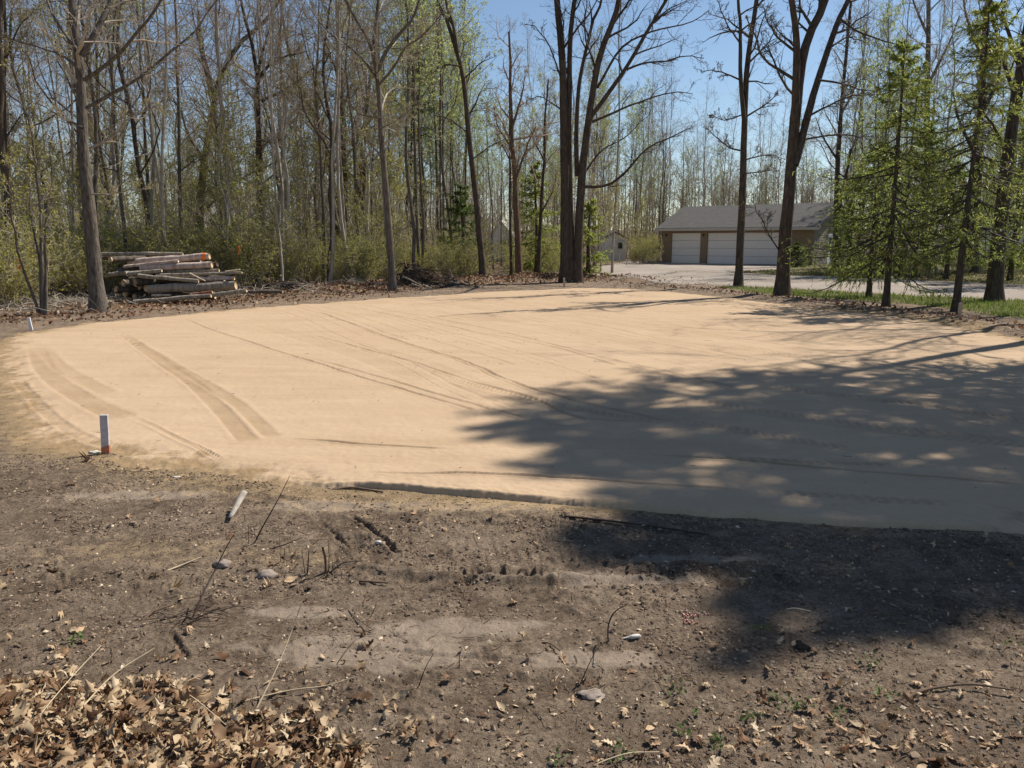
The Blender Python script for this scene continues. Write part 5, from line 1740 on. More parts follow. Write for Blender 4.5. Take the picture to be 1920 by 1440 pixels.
def scatter_leaves(mb, x, y, z, size, tilt=0.5, curl=1.0, mat=0):
    N = len(x)
    kinds = rng.choice(3, N, p=[0.5, 0.25, 0.25])
    for kd in range(3):
        m = np.where(kinds == kd)[0]
        if not len(m):
            continue
        V, T = TEMPL[kd]
        n = len(m)
        c1, c2, c3 = rng.normal(0.2, 0.9, (n, 1)) * curl, rng.normal(0, 0.8, (n, 1)) * curl, rng.normal(0, 0.7, (n, 1)) * curl
        vx, vy = V[None, :, 0] * rng.uniform(0.75, 1.15, (n, 1)), V[None, :, 1] * np.ones((n, 1))
        ph = rng.random((n, 1)) * 6
        vz = c1 * vx * vx * 1.6 + c2 * vy * vy + c3 * vx * vy + 0.06 * curl * np.sin(9 * vy + ph) * np.abs(vx) * 3
        L = np.stack([vx * (1 - 0.25 * np.abs(c1)), vy * (1 - 0.15 * np.abs(c2)), vz], -1) * size[m][:, None, None]
        a = rng.random(n) * 6.28
        nx, ny = rng.normal(0, tilt, n), rng.normal(0, tilt, n)
        nrm = unit(np.stack([nx, ny, np.ones(n)], 1))
        t = unit(np.cross(nrm, np.stack([np.cos(a), np.sin(a), 0 * a], 1)))
        b = np.cross(nrm, t)
        flip = rng.choice([-1, 1], n)[:, None, None]
        W = L[..., 0:1] * t[:, None] + L[..., 1:2] * b[:, None] + L[..., 2:3] * nrm[:, None] * flip
        W[..., 2] -= W[..., 2].min(1, keepdims=True) * 0.75
        W += np.stack([x[m], y[m], z[m]], 1)[:, None]
        nv = V.shape[0]
        mb.add(W, tris=(T[None] + (np.arange(n) * nv)[:, None, None]).reshape(-1, 3), mat=mat)


def pix_scatter(n, u0, u1, v0, v1, power=1.0):
    """random spots spread evenly over a patch of ground"""
    a, b = gp(960, v1)[1], gp(960, v0)[1]
    y = np.sqrt(rng.uniform(a * a, b * b, n))
    x = (rng.uniform(u0, u1, n) - 960) / F * (y * cp + CAMZ * sp)
    return x, y


# the deep drift of oak leaves, bottom left
mb = MB()
x = rng.uniform(-3.6, 0.1, 34000)
y = rng.uniform(0.9, 3.4, 34000)
sdl = signed_dist(x, y, LITTER) + 0.12 * fbm(x / 0.4, y / 0.3, 3, 131)
keep = (sdl > -0.02) | ((sdl > -0.7) & (rng.random(len(x)) < 0.16 * np.exp(sdl / 0.2)))
keep &= rng.random(len(x)) < 0.52
x, y, sdl = x[keep], y[keep], sdl[keep]
z = ground_z(x, y) + rng.random(len(x)) * np.clip(sdl, 0, 0.3) * 0.12 + 0.004
scatter_leaves(mb, x, y, z, 0.022 + np.minimum(rng.gamma(2.6, 0.0105, len(x)), 0.06), 0.5, 1.2)
o = mb.build('leaf_litter', M['dry_leaf'], None, True)
tag(o, 'thick drift of dry tan oak leaves in the lower left corner', 'leaves', kind='stuff')

# thin scatter of leaf bits, chips and crumbs over the bare soil
mb = MB()
x, y = pix_scatter(80000, -250, 2150, 860, 1560)
sd = signed_dist(x, y, PAD)
dens = 0.12 + 0.25 * sstep(-0.3, 0.5, fbm(x / 0.8, y / 0.5, 3, 141))
br_ = np.exp(-((x - 1.5) ** 2 / 1.5 + (y - 2.35) ** 2 / 0.22))
dens = dens * 0.55 + 0.8 * br_
keep = (sd < -0.05) & (rng.random(len(x)) < dens)
x, y, br_ = x[keep], y[keep], br_[keep]
z = ground_z(x, y) + 0.002
big = rng.random(len(x)) < (0.03 + 0.2 * br_)
scatter_leaves(mb, x[big], y[big], z[big], np.minimum(0.018 + rng.gamma(1.8, 0.011, big.sum()), 0.075), 0.4, 1.0, 1)
sm_ = ~big
n = sm_.sum()
C = np.stack([x[sm_], y[sm_], z[sm_]], 1)
a = unit(np.stack([rng.normal(size=n), rng.normal(size=n), rng.normal(0, 0.25, n)], 1))
b = unit(np.cross(a, UP + rng.normal(0, 0.4, (n, 3))))
s1 = np.minimum(rng.gamma(1.6, 0.003, n)[:, None] + 0.0018, 0.016)
s2 = s1 * rng.uniform(0.25, 0.8, n)[:, None]
cc = np.cross(a, b) * s1 * 0.25
cc[:, 2] = np.abs(cc[:, 2])
V = np.stack([C - a * s1 - b * s2 * 0.4, C + b * s2, C + a * s1, C - b * s2, C + cc + UP * 0.002], 1)
q = np.arange(n)[:, None] * 5
T = np.concatenate([np.concatenate([q + i, q + (i + 1) % 4, q + 4], 1) for i in range(4)])
mb.add(V, tris=T, mat=0)
o = mb.build('litter_scatter', [M['chip'], M['dry_leaf']], None, False)
tag(o, 'scatter of leaf scraps, wood chips and crumbs on the bare soil', 'debris', kind='stuff')

# soil crumbs: little clods casting real shade
mb = MB()
x, y = pix_scatter(95000, -250, 2150, 850, 1560)
sd = signed_dist(x, y, PAD)
dens = 0.07 + 0.8 * sstep(-0.2, 0.5, fbm(x / 0.5, y / 0.35, 3, 151))
keep = (sd < 0.02) & (rng.random(len(x)) < dens * (1 - 0.8 * crusted(x, y)))
x, y = x[keep], y[keep]
n = len(x)
z = ground_z(x, y)
sz = np.minimum(rng.gamma(1.4, 0.0024, n) + 0.0018, 0.013)
ico = np.array([[0, 0, 1], [0.9, 0, 0.4], [0.28, 0.85, 0.4], [-0.72, 0.53, 0.4], [-0.72, -0.53, 0.4], [0.28, -0.85, 0.4], [0.72, 0.5, -0.4], [-0.28, 0.85, -0.4], [-0.9, 0, -0.4], [-0.28, -0.85, -0.4], [0.72, -0.5, -0.4]])
it = np.array([[0, 1, 2], [0, 2, 3], [0, 3, 4], [0, 4, 5], [0, 5, 1], [1, 6, 2], [2, 7, 3], [3, 8, 4], [4, 9, 5], [5, 10, 1], [2, 6, 7], [3, 7, 8], [4, 8, 9], [5, 9, 10], [1, 10, 6]])
a = rng.random(n) * 6.28
jit = 1 + 0.28 * rng.normal(size=(n, 11, 1))
V = ico[None] * jit * sz[:, None, None] * rng.uniform(0.7, 1.3, (n, 1, 3))
ca, sa = np.cos(a)[:, None], np.sin(a)[:, None]
V = np.stack([V[..., 0] * ca - V[..., 1] * sa, V[..., 0] * sa + V[..., 1] * ca, V[..., 2] * 0.75], -1) + np.stack([x, y, z], 1)[:, None]
mb.add(V, tris=(it[None] + (np.arange(n) * 11)[:, None, None]).reshape(-1, 3))
M['crumb'] = mat_leaf('soil crumb', [(0, (0.075, 0.054, 0.038)), (0.6, (0.15, 0.11, 0.08)), (1, (0.28, 0.215, 0.155))], 0.0, 0.95)
o = mb.build('soil_crumbs', M['crumb'], None, False)
tag(o, 'loose crumbs and clods of brown soil in the foreground', 'soil', kind='stuff')

# dead twigs and roots over the soil
mb = MB()
x, y = pix_scatter(4200, -200, 2100, 870, 1500)
sd = signed_dist(x, y, PAD)
keep = (sd < -0.1) & (rng.random(len(x)) < 0.35 + 0.4 * sstep(-0.2, 0.4, fbm(x / 0.7, y / 0.5, 2, 161)))
x, y = x[keep], y[keep]
n = len(x)
a = rng.random(n) * 6.28
L = np.minimum(rng.gamma(1.5, 0.032, n) + 0.015, 0.28)
P = np.zeros((n, 6, 3))
bend = rng.normal(0, 0.25, n)
for j, t in enumerate(np.linspace(-0.5, 0.5, 6)):
    P[:, j, 0] = x + np.cos(a) * L * t - np.sin(a) * L * bend * (t * t)
    P[:, j, 1] = y + np.sin(a) * L * t + np.cos(a) * L * bend * (t * t)
    P[:, j, 2] = ground_z(P[:, j, 0], P[:, j, 1]) + 0.004 + 0.02 * rng.random(n) * (t + 0.5) ** 2
mb.tubes(P, np.linspace(1, 0.5, 6)[None] * rng.uniform(0.0008, 0.0026, n)[:, None], 4, 0)
o = mb.build('twig_litter', M['stick'], None)
tag(o, 'fine broken twigs and roots littering the bare soil', 'debris', kind='stuff')

# a few crumbs and twigs on the sand
mb = MB()
x, y = pix_scatter(320, 150, 2100, 620, 980)
keep = signed_dist(x, y, PAD) > 0.2
x, y = x[keep], y[keep]
n = len(x)
a = rng.random(n) * 6.28
L = rng.gamma(1.0, 0.014, n) + 0.008
P = np.zeros((n, 4, 3))
zb2 = g_low(x, y) + 0.05
for j, t in enumerate(np.linspace(-0.5, 0.5, 4)):
    P[:, j, 0] = x + np.cos(a) * L * t + 0.1 * L * t * t
    P[:, j, 1] = y + np.sin(a) * L * t
    P[:, j, 2] = zb2
mb.tubes(P, np.full((n, 4), 0.0018), 4, 0)
o = mb.build('sand_debris', M['stick'], None)
tag(o, 'sparse twig bits and crumbs lying on the sand', 'debris', kind='stuff')

# russet leaves on the berm, the wood edge and under the trees beyond the drive
mb = MB()
xs, ys, zs = [], [], []
for (ln, wdt, n) in ((BERM, 0.75, 7000), (BERM_R, 0.35, 700), (EDGE_W, 1.6, 7000)):
    L_ = smooth_line(ln, 200)
    i = rng.integers(0, 199, n)
    t = rng.random((n, 1))
    p = L_[i] * (1 - t) + L_[i + 1] * t
    off = rng.normal(0.3 if ln is EDGE_W else 0, wdt, (n, 2))
    if ln is EDGE_W:
        off[:, 1] = np.abs(off[:, 1]) * 1.2
    xs.append(p[:, 0] + off[:, 0]); ys.append(p[:, 1] + off[:, 1])
xx, yy = np.concatenate(xs), np.concatenate(ys)
r_ = rng.uniform(0, 1, 5000)
y2 = rng.uniform(33, 46, 5000)
x2 = (rng.uniform(1380, 2000, 5000) - 960) / F * y2
m = signed_dist(x2, y2, DRIVE) < -0.3
xx, yy = np.concatenate([xx, x2[m]]), np.concatenate([yy, y2[m]])
m = signed_dist(xx, yy, PAD) < -0.15
xx, yy = xx[m], yy[m]
zz_ = ground_z(xx, yy, False) + rng.random(len(xx)) * 0.04
N = len(xx)
C = np.stack([xx, yy, zz_ + 0.02], 1)
diamonds(mb, C, 0.085, 0, 0.8, up=1.0)
o = mb.build('fallen_leaves', M['dry_leaf_red'], None, False)
tag(o, 'russet fallen leaves covering the berm and the forest floor edge', 'leaves', kind='stuff')

# grass strip
mb = MB()
n = 60000
y = rng.uniform(17.5, 45, n)
x = (rng.uniform(1330, 2100, n) - 960) / F * y
g1 = signed_dist(x, y, GRASS)
g2 = signed_dist(x, y, ISLAND)
pat = fbm(x / 1.2, y / 1.2, 3, 171)
keep = ((g1 > -0.25) & (rng.random(n) < np.clip(0.75 + pat, 0.15, 1))) | ((g2 > -0.2) & (rng.random(n) < np.clip(0.28 + 0.5 * pat, 0.02, 1)))
keep &= signed_dist(x, y, DRIVE) < 0.05
x, y = x[keep], y[keep]
n = len(x)
z = ground_z(x, y, False)
a = rng.random(n) * 6.28
h = rng.uniform(0.05, 0.13, n)
w_ = rng.uniform(0.008, 0.018, n)
ld = rng.normal(0, 0.04, (n, 2))
B0 = np.stack([x, y, z], 1)
sx = np.stack([np.cos(a) * w_, np.sin(a) * w_, 0 * a], 1)
tipv = np.stack([ld[:, 0], ld[:, 1], h], 1)
mb.add(np.stack([B0 - sx, B0 + sx, B0 + tipv], 1), tris=np.arange(n * 3).reshape(n, 3))
o = mb.build('grass', M['grass'], None, False)
tag(o, 'short spring grass in the strips beside the gravel drive', 'grass', kind='stuff')

# green sprouts in the leaf scraps, bottom right
mb = MB()
for (u, v) in ((1265, 1302), (1450, 1315), (1465, 1330), (1305, 1345), (1280, 1375), (1340, 1400), (1570, 1345), (1635, 1252), (1660, 1305), (1160, 1415), (1045, 1425), (1500, 1330), (1410, 1355), (1900, 1222), (1425, 1190), (475, 1420), (140, 1205)):
    q = gp(u, v)
    n = int(rng.integers(14, 34))
    C = np.stack([rng.normal(q[0], 0.022, n), rng.normal(q[1], 0.022, n), rng.uniform(0.006, 0.035, n) + gz(q[0], q[1])], 1)
    diamonds(mb, C, 0.016, 0, 0.7, up=1.5)
o = mb.build('weeds', M['sprout'], None, False)
tag(o, 'tiny green weeds sprouting among the leaf scraps', 'weeds', kind='stuff')

# ------------------------------------------------------------------ survey stakes
rng = np.random.default_rng(117)
def stake(u, v, w, t, h, tilt, mat, label, band=None, rz=0.2, name='survey_stake'):
    q = gp(u, v)
    z0 = gz(q[0], q[1]) if signed_dist(np.array([q[0]]), np.array([q[1]]), PAD)[0] < -0.1 else float(g_low(q[0], q[1])) + 0.03
    o = empty(name, (q[0], q[1], z0), label, 'stake', rz=rz)
    o.rotation_euler = (tilt[0], tilt[1], rz)
    b = 0.003
    mb = MB()
    zb_ = [-0.06] + list(np.linspace(band or 0.02, h - b, 6)) + [h]
    rings = []
    for i, z in enumerate(zb_):
        k_ = b if i == len(zb_) - 1 else 0
        jx, jy = (rng.normal(0, 0.0008, 2))
        rings.append([[-w / 2 + k_ + jx, -t / 2 + k_ + jy, z], [w / 2 - k_ + jx, -t / 2 + k_ + jy, z], [w / 2 - k_ + jx, t / 2 - k_ + jy, z], [-w / 2 + k_ + jx, t / 2 - k_ + jy, z]])
    V = np.array(rings).reshape(-1, 3)
    Q = []
    for i in range(len(zb_) - 1):
        for j in range(4):
            Q.append([i * 4 + j, i * 4 + (j + 1) % 4, (i + 1) * 4 + (j + 1) % 4, (i + 1) * 4 + j])
    top = (len(zb_) - 1) * 4
    Q.append([top, top + 1, top + 2, top + 3])
    mb.add(V, Q)
    mb.build('post', M[mat], o, False)
    if band:
        mb = MB()
        e = 0.0015
        V = [[-w / 2 - e, -t / 2 - e, -0.03], [w / 2 + e, -t / 2 - e, -0.03], [w / 2 + e, t / 2 + e, -0.03], [-w / 2 - e, t / 2 + e, -0.03],
             [-w / 2 - e, -t / 2 - e, band * 0.55], [w / 2 + e, -t / 2 - e, band * 1.15], [w / 2 + e, t / 2 + e, band * 1.1], [-w / 2 - e, t / 2 + e, band * 0.6]]
        mb.add(V, [[0, 1, 5, 4], [1, 2, 6, 5], [2, 3, 7, 6], [3, 0, 4, 7], [4, 5, 6, 7]])
        mb.build('painted_foot', M['orange_paint'], o, False)
    return o


stake(199, 850, 0.058, 0.03, 0.29, (-0.02, 0.035), 'white_paint', 'greyish white survey stake with an orange painted foot at the near left of the sand', 0.036)
stake(59, 619, 0.055, 0.03, 0.25, (0, -0.12), 'white_new', 'small bright white stake leaning left at the far left corner of the sand')
stake(1058, 539, 0.07, 0.03, 0.34, (0, -0.03), 'raw_wood', 'pale wooden lath stake on the leafy berm in front of the big clump')
stake(1797, 603, 0.075, 0.03, 0.3, (0, 0.05), 'raw_wood', 'pale wooden lath stake at the right edge of the sand under the leaning spruce')


# ------------------------------------------------------------------ single pieces lying in the foreground
rng = np.random.default_rng(118)
def wand(pix, r0, r1, mat, label, name='dry_stalk', cat='stalk', lift=None, group=None, forks=0):
    """thin stem from its foot (first pixel) on the ground; lift = height of the tip"""
    a = gp(*pix[0])
    z0 = gz(a[0], a[1])
    raw = [np.array([a[0], a[1], z0 - 0.01])]
    n = len(pix) - 1
    for j, q in enumerate(pix[1:], 1):
        zt = (lift or 0.0) * j / n
        w = gp(q[0], q[1], zt)
        raw.append(np.array([w[0], w[1], zt + gz(w[0], w[1]) + r0]) if lift is None or lift < 0.1 else np.array([w[0], w[1], zt + z0 * (1 - j / n)]))
    P = smooth_line(raw, 16)
    org = P[0].copy()
    o_ = MB()
    o_.tubes((P - org)[None], np.linspace(r0, r1, 16)[None], 6, 0, 0.06)
    if forks:
        B, Q = grow((P - org)[None], np.linspace(r0, r1, 16)[None], forks, 0.35, 0.98, 0.13, 0.6, K=4, wig=0.1, tip=0.0008)
        o_.tubes(B, Q, 4, 0)
    ob = o_.build(name, M[mat], None)
    ob.location = org
    return tag(ob, label, cat, group)


wand([(105, 1408), (205, 1285), (290, 1215)], 0.0035, 0.002, 'stalk', 'pale dry grass stalk leaning right over the leaf drift at far left', lift=0.16)
wand([(30, 1440), (70, 1370), (130, 1285), (190, 1210)], 0.0025, 0.0012, 'stalk', 'longest pale stalk rising from the lower left corner', lift=0.12)
wand([(478, 1330), (520, 1250), (548, 1180), (566, 1130)], 0.0035, 0.0016, 'stalk', 'tall pale dry stalk standing at the right end of the leaf drift', lift=0.3)
wand([(440, 1322), (540, 1300), (610, 1288), (672, 1277)], 0.0035, 0.0015, 'stalk', 'pale stalk lying nearly flat to the right of the leaf drift', lift=0.05)
wand([(303, 1277), (360, 1315), (425, 1372)], 0.003, 0.0015, 'stalk', 'bent pale stalk lying across the leaf drift', lift=0.05)
wand([(310, 1078), (345, 1062), (378, 1050)], 0.004, 0.003, 'stalk', 'short pale stick beside the stones', lift=0.02)
wand([(358, 1165), (378, 1120), (403, 1070), (420, 1035), (438, 1002)], 0.005, 0.002, 'stick_dark', 'dark arching sapling stem rising left of the stones', 'dead_sapling', 'sapling', 0.32, forks=3)
wand([(475, 1022), (497, 982), (520, 940), (543, 893)], 0.0045, 0.0018, 'stick_dark', 'long straight dark stem leaning right above the bark strip', 'dead_sapling', 'sapling', 0.36)
wand([(612, 1080), (610, 1050), (605, 1027)], 0.007, 0.006, 'stick', 'thick cut brown stem in the middle of the stubble tuft', 'dead_sapling', 'sapling', 0.17)
wand([(616, 1080), (617, 1050), (615, 1012)], 0.0025, 0.0012, 'stick_dark', 'tallest thin stem in the stubble tuft', 'dead_sapling', 'sapling', 0.22)
wand([(622, 1078), (628, 1055), (624, 1036)], 0.0025, 0.0012, 'stalk', 'pale thin stem on the right of the stubble tuft', 'dead_sapling', 'sapling', 0.14)
wand([(612, 1082), (640, 1068), (668, 1055)], 0.004, 0.002, 'stick_dark', 'dark stem of the stubble tuft bent low to the right', 'dead_sapling', 'sapling', 0.07)
wand([(576, 1080), (578, 1058), (579, 1034)], 0.004, 0.0025, 'stick_dark', 'dark upright stem left of the stubble tuft', 'dead_sapling', 'sapling', 0.16)
wand([(572, 1078), (569, 1055), (566, 1036)], 0.0025, 0.0015, 'stick_dark', 'thin dark stem leaning left beside the upright one', 'dead_sapling', 'sapling', 0.14)
wand([(526, 1056), (525, 1030), (523, 985)], 0.002, 0.0012, 'stick', 'thin reddish stem behind the two stones', 'dead_sapling', 'sapling', 0.24)
wand([(532, 1057), (533, 1045), (534, 1036)], 0.0025, 0.0018, 'stick', 'short reddish stub behind the two stones', 'dead_sapling', 'sapling', 0.08)
wand([(466, 1022), (466, 1005), (466, 985)], 0.002, 0.0012, 'stick_dark', 'small upright stem at the foot of the long straight one', 'dead_sapling', 'sapling', 0.15)
wand([(1141, 1208), (1140, 1180), (1147, 1156), (1160, 1142), (1176, 1134)], 0.004, 0.0018, 'stick_dark', 'dark hooked stem bending right near the white scrap', 'dead_sapling', 'sapling', 0.22, forks=2)
wand([(631, 1243), (648, 1222), (668, 1198)], 0.0022, 0.001, 'stick_dark', 'lone thin dark stem on the smooth soil patch', 'dead_sapling', 'sapling', 0.1)
wand([(783, 1292), (797, 1255), (813, 1225)], 0.0024, 0.001, 'stick_dark', 'thin dark stem right of the smooth soil patch', 'dead_sapling', 'sapling', 0.16)
wand([(861, 1255), (862, 1235), (866, 1220)], 0.0022, 0.001, 'stick_dark', 'shortest thin stem right of the smooth soil patch', 'dead_sapling', 'sapling', 0.08)
wand([(693, 1160), (702, 1142), (708, 1122)], 0.002, 0.001, 'stick', 'thin reddish stem above the smooth soil patch', 'dead_sapling', 'sapling', 0.1)
wand([(1082, 1293), (1095, 1268), (1105, 1245), (1118, 1218)], 0.003, 0.0015, 'stick_dark', 'dark branching stem left of the grey mud lump', 'dead_sapling', 'sapling', 0.12, forks=3)
wand([(620, 918), (655, 917), (690, 921), (718, 926)], 0.011, 0.006, 'stick', 'dark root lying along the left end of the sand lip', 'root', 'root', lift=0.0)
wand([(880, 883), (895, 870), (915, 868), (935, 880)], 0.004, 0.002, 'stick', 'thin curved twig lying on the near sand', 'twig', 'twig', lift=0.045)
wand([(1040, 972), (1110, 980), (1200, 990), (1330, 1008)], 0.008, 0.004, 'stick_dark', 'long dark root on the soil below the sand lip', 'root', 'root', lift=0.0)
wand([(1685, 1318), (1720, 1302), (1760, 1290), (1820, 1287), (1900, 1298)], 0.008, 0.004, 'stick', 'curved grey branch lying at the right edge of the foreground', 'branch', 'branch', lift=0.02)
wand([(1010, 1205), (1030, 1212), (1050, 1224)], 0.004, 0.003, 'stick', 'short twig lying left of the hooked stem', 'twig', 'twig', lift=0.01)
wand([(670, 1090), (690, 1096), (728, 1100)], 0.006, 0.004, 'stick', 'crooked brown stick right of the stubble tuft', 'stick', 'stick', lift=0.01)
wand([(258, 1170), (290, 1150), (330, 1135)], 0.006, 0.003, 'stick', 'brown stick leading into the dark twig tangle', 'stick', 'stick', lift=0.02)
wand([(498, 1032), (530, 1027), (567, 1016)], 0.005, 0.002, 'stick_dark', 'dark twig lying right of the long straight stem', 'twig', 'twig', lift=0.03)
wand([(650, 1138), (665, 1160), (700, 1185)], 0.003, 0.002, 'stick', 'fine twig lying on the smooth soil patch', 'twig', 'twig', lift=0.01)
wand([(1600, 1158), (1640, 1158), (1680, 1159)], 0.004, 0.003, 'stick', 'straight twig lying in the edge of the shade', 'twig', 'twig', lift=0.01)
wand([(1465, 1146), (1490, 1149), (1520, 1154)], 0.004, 0.002, 'stalk', 'pale twig lying above the dark soil hole', 'twig', 'twig', lift=0.01)
wand([(1100, 1432), (1130, 1420), (1180, 1411), (1236, 1408)], 0.003, 0.002, 'stalk', 'pale bent stalk at the bottom middle', lift=0.02)

mb = MB()
q = gp(352, 1160)
n = 30
P = np.zeros((n, 6, 3))
for i in range(n):
    x0, y0 = rng.normal(0, 0.07), rng.normal(0, 0.045)
    a, L = rng.normal(0.55, 0.5) + (np.pi if rng.random() < 0.4 else 0), rng.uniform(0.04, 0.2)
    P[i] = smooth_line([[x0, y0, 0.004], [x0 + math.cos(a) * L * 0.5, y0 + math.sin(a) * L * 0.5, rng.uniform(0.01, 0.04)], [x0 + math.cos(a) * L, y0 + math.sin(a) * L, rng.uniform(0.004, 0.035)]], 6)
mb.tubes(P, np.linspace(1, 0.5, 6)[None] * rng.uniform(0.001, 0.004, (n, 1)), 4, 0)
tw_o = mb.build('twig_tangle', M['stick_dark'], None)
tw_o.location = (q[0], q[1], gz(q[0], q[1]))
tag(tw_o, 'dark tangle of dead twigs at the foot of the arching stem', 'twigs')

# bark strip propped on the soil
a, b = gp(432, 982), gp(458, 955)
o = empty('bark_strip', (a[0], a[1], gz(a[0], a[1])), 'curled strip of bark with pale orange inside propped on the soil', 'bark', rz=0)
n, m = 10, 6
V = np.zeros((n, m, 3))
dv = np.array([b[0] - a[0], b[1] - a[1], 0.0])
side = np.array([-dv[1], dv[0], 0]) / np.linalg.norm(dv)
for i in range(n):
    t = i / (n - 1)
    for j in range(m):
        th = (j / (m - 1) - 0.5) * 2.2
        rr_ = 0.022 * (0.5 + 0.6 * t)
        V[i, j] = dv * t * 1.05 + side * rr_ * math.sin(th) + UP * (0.02 + 0.07 * t + rr_ * (math.cos(th) - 0.3))
idx = np.arange(n * m).reshape(n, m)
mb = MB()
mb.add(V, np.stack([idx[:-1, :-1], idx[:-1, 1:], idx[1:, 1:], idx[1:, :-1]], -1))
ob = mb.build('bark', M['bark_pole'], o)
so = ob.modifiers.new('thick', 'SOLIDIFY')
so.thickness = 0.006


def blob(u, v, s, mat, name, label, cat, seed=0, sink=0.3):
    q = gp(u, v)
    n, m = 14, 20
    th = np.linspace(0, np.pi, n)[:, None]
    ph = np.linspace(0, 2 * np.pi, m, endpoint=False)[None]
    x, y, z = np.sin(th) * np.cos(ph), np.sin(th) * np.sin(ph), np.cos(th) * np.ones_like(ph)
    dis = 1 + (0.45 if 'clod' in name or 'wad' in name or 'lump' in name else 0.24) * fbm(x * 1.9 + seed, y * 1.9 + z * 1.6, 4, 200 + seed, 0.6)
    V = np.stack([x * s[0] * dis, y * s[1] * dis, z * s[2] * dis + s[2] * (1 - 2 * sink)], -1)
    idx = np.arange(n * m).reshape(n, m)
    nx = np.roll(idx, -1, 1)
    mb = MB()
    mb.add(V, np.stack([idx[:-1], idx[1:], nx[1:], nx[:-1]], -1))
    ob = mb.build(name, M[mat], None)
    ob.location = (q[0], q[1], gz(q[0], q[1]))
    return tag(ob, label, cat)


blob(417, 1062, (0.044, 0.034, 0.026), 'stone', 'stone', 'rounded pinkish grey stone behind the dark arching stem', 'stone', 1, 0.42)
blob(500, 1083, (0.055, 0.04, 0.03), 'stone', 'stone', 'flatter grey stone half sunk in the soil, right of the other', 'stone', 2, 0.42)
blob(1505, 1218, (0.034, 0.022, 0.022), 'mud_dark', 'soil_clod', 'dark lump standing for a shaded hole in the soil at the right of the foreground', 'clod', 3, 0.25)  # dark-coloured lump painting in the shade of a hole in the soil
if 0: blob(332, 1208, (0.02, 0.05, 0.014), 'mud_dark', 'soil_clod', 'dark clod in the short groove above the leaf drift', 'clod', 4, 0.3)
blob(1113, 1303, (0.05, 0.035, 0.011), 'stone', 'mud_lump', 'flat grey lump of dried mud right of the dark branching stem', 'mud lump', 5, 0.4)
blob(820, 926, (0.02, 0.014, 0.012), 'paper', 'pebble', 'single white pebble on the lip of the sand', 'pebble', 6, 0.2)
blob(710, 1026, (0.02, 0.013, 0.011), 'paper', 'pebble', 'white pebble in front of the dark wheel groove', 'pebble', 7, 0.25)
blob(176, 849, (0.045, 0.028, 0.01), 'paper', 'paper_wad', 'crumpled whitish scrap at the foot of the near survey stake', 'scrap', 8, 0.2)
blob(330, 896, (0.026, 0.013, 0.006), 'paper', 'paper_wad', 'white torn scrap on the soil right of the near survey stake', 'scrap', 9, 0.1)
if 0: blob(1505, 1300 + 230, (0.05, 0.03, 0.03), 'mud_dark', 'soil_clod', 'dark clod among leaf scraps at the bottom edge', 'clod', 10, 0.3)
# white plastic scrap: thin tail and bulging body
q = gp(1187, 1199)
mb = MB()
P = smooth_line([[-0.045, 0, 0.01], [-0.022, 0.002, 0.013], [-0.015, 0, 0.014], [0.005, 0, 0.016], [0.028, 0.002, 0.015], [0.036, 0.001, 0.012]], 16)
mb.tubes(P[None], np.interp(np.linspace(0, 1, 16), [0, 0.25, 0.34, 0.45, 0.9, 1], [0.003, 0.004, 0.003, 0.009, 0.009, 0.002])[None], 10, 0, 0.08, cap=True)
ob = mb.build('plastic_scrap', M['paper'], None)
ob.location = (q[0], q[1], gz(q[0], q[1]))
ob.rotation_euler = (0, 0, 0.12)
tag(ob, 'white plastic scrap lying right of the hooked stem', 'scrap')
# string of red beads
mb = MB()
pts = [(1282, 1157), (1292, 1153), (1286, 1160), (1296, 1159), (1303, 1158), (1310, 1156), (1284, 1168), (1291, 1171), (1297, 1169), (1288, 1166), (1308, 1171), (1301, 1160), (1289, 1156), (1294, 1172), (1322, 1156), (1328, 1157), (1280, 1155), (1287, 1150), (1298, 1156), (1283, 1171)]
th = np.linspace(0, np.pi, 7)[:, None]
ph = np.linspace(0, 2 * np.pi, 10, endpoint=False)[None]
sv = np.stack([np.sin(th) * np.cos(ph), np.sin(th) * np.sin(ph), np.cos(th) * np.ones_like(ph)], -1)
idx = np.arange(70).reshape(7, 10)
nx = np.roll(idx, -1, 1)
c0 = gp(1294, 1163)
bead = empty('bead_string', (c0[0], c0[1], gz(c0[0], c0[1])), 'broken string of small red berries or beads on the soil', 'beads')
bm_ = MB()
bm_.add(sv * 0.0052, np.stack([idx[:-1], idx[1:], nx[1:], nx[:-1]], -1))
bead_me = bm_.mesh('bead', M['bead'])
for (u, v) in pts:
    q = gp(u, v)
    b_ = link('bead', bead_me, bead)
    b_.location = (q[0] - c0[0], q[1] - c0[1], gz(q[0], q[1]) - bead.location[2] + 0.006)


def ribbon(u, v, D, w, h, label):
    q = at(u, v, D)
    mb = MB()
    for sgn, hh_ in ((-1, 1.0), (1, 0.75)):
        n = 9
        t = np.linspace(0, 1, n)
        cx = sgn * w * 0.35 * t + 0.15 * w * np.sin(5 * t + sgn)
        cy = 0.1 * w * np.sin(6 * t)
        L_ = np.stack([cx - w * 0.28, cy, -h * hh_ * t], 1)
        R_ = np.stack([cx + w * 0.28, cy + 0.15 * w * np.sin(4 * t + 1), -h * hh_ * t], 1)
        V = np.stack([L_, R_], 1)
        ix = np.arange(2 * n).reshape(n, 2)
        mb.add(V, np.stack([ix[:-1, 0], ix[:-1, 1], ix[1:, 1], ix[1:, 0]], -1))
    th_ = np.linspace(0, 2 * np.pi, 10)
    kn = np.stack([0.3 * w * np.cos(th_), 0.3 * w * np.sin(th_), 0 * th_], 1)
    mb.tubes(kn[None], np.full((1, 10), w * 0.16), 6)
    ob = mb.build('flagging_ribbon', M['orange_bright'], None)
    ob.location = tuple(q)
    tag(ob, label, 'ribbon')


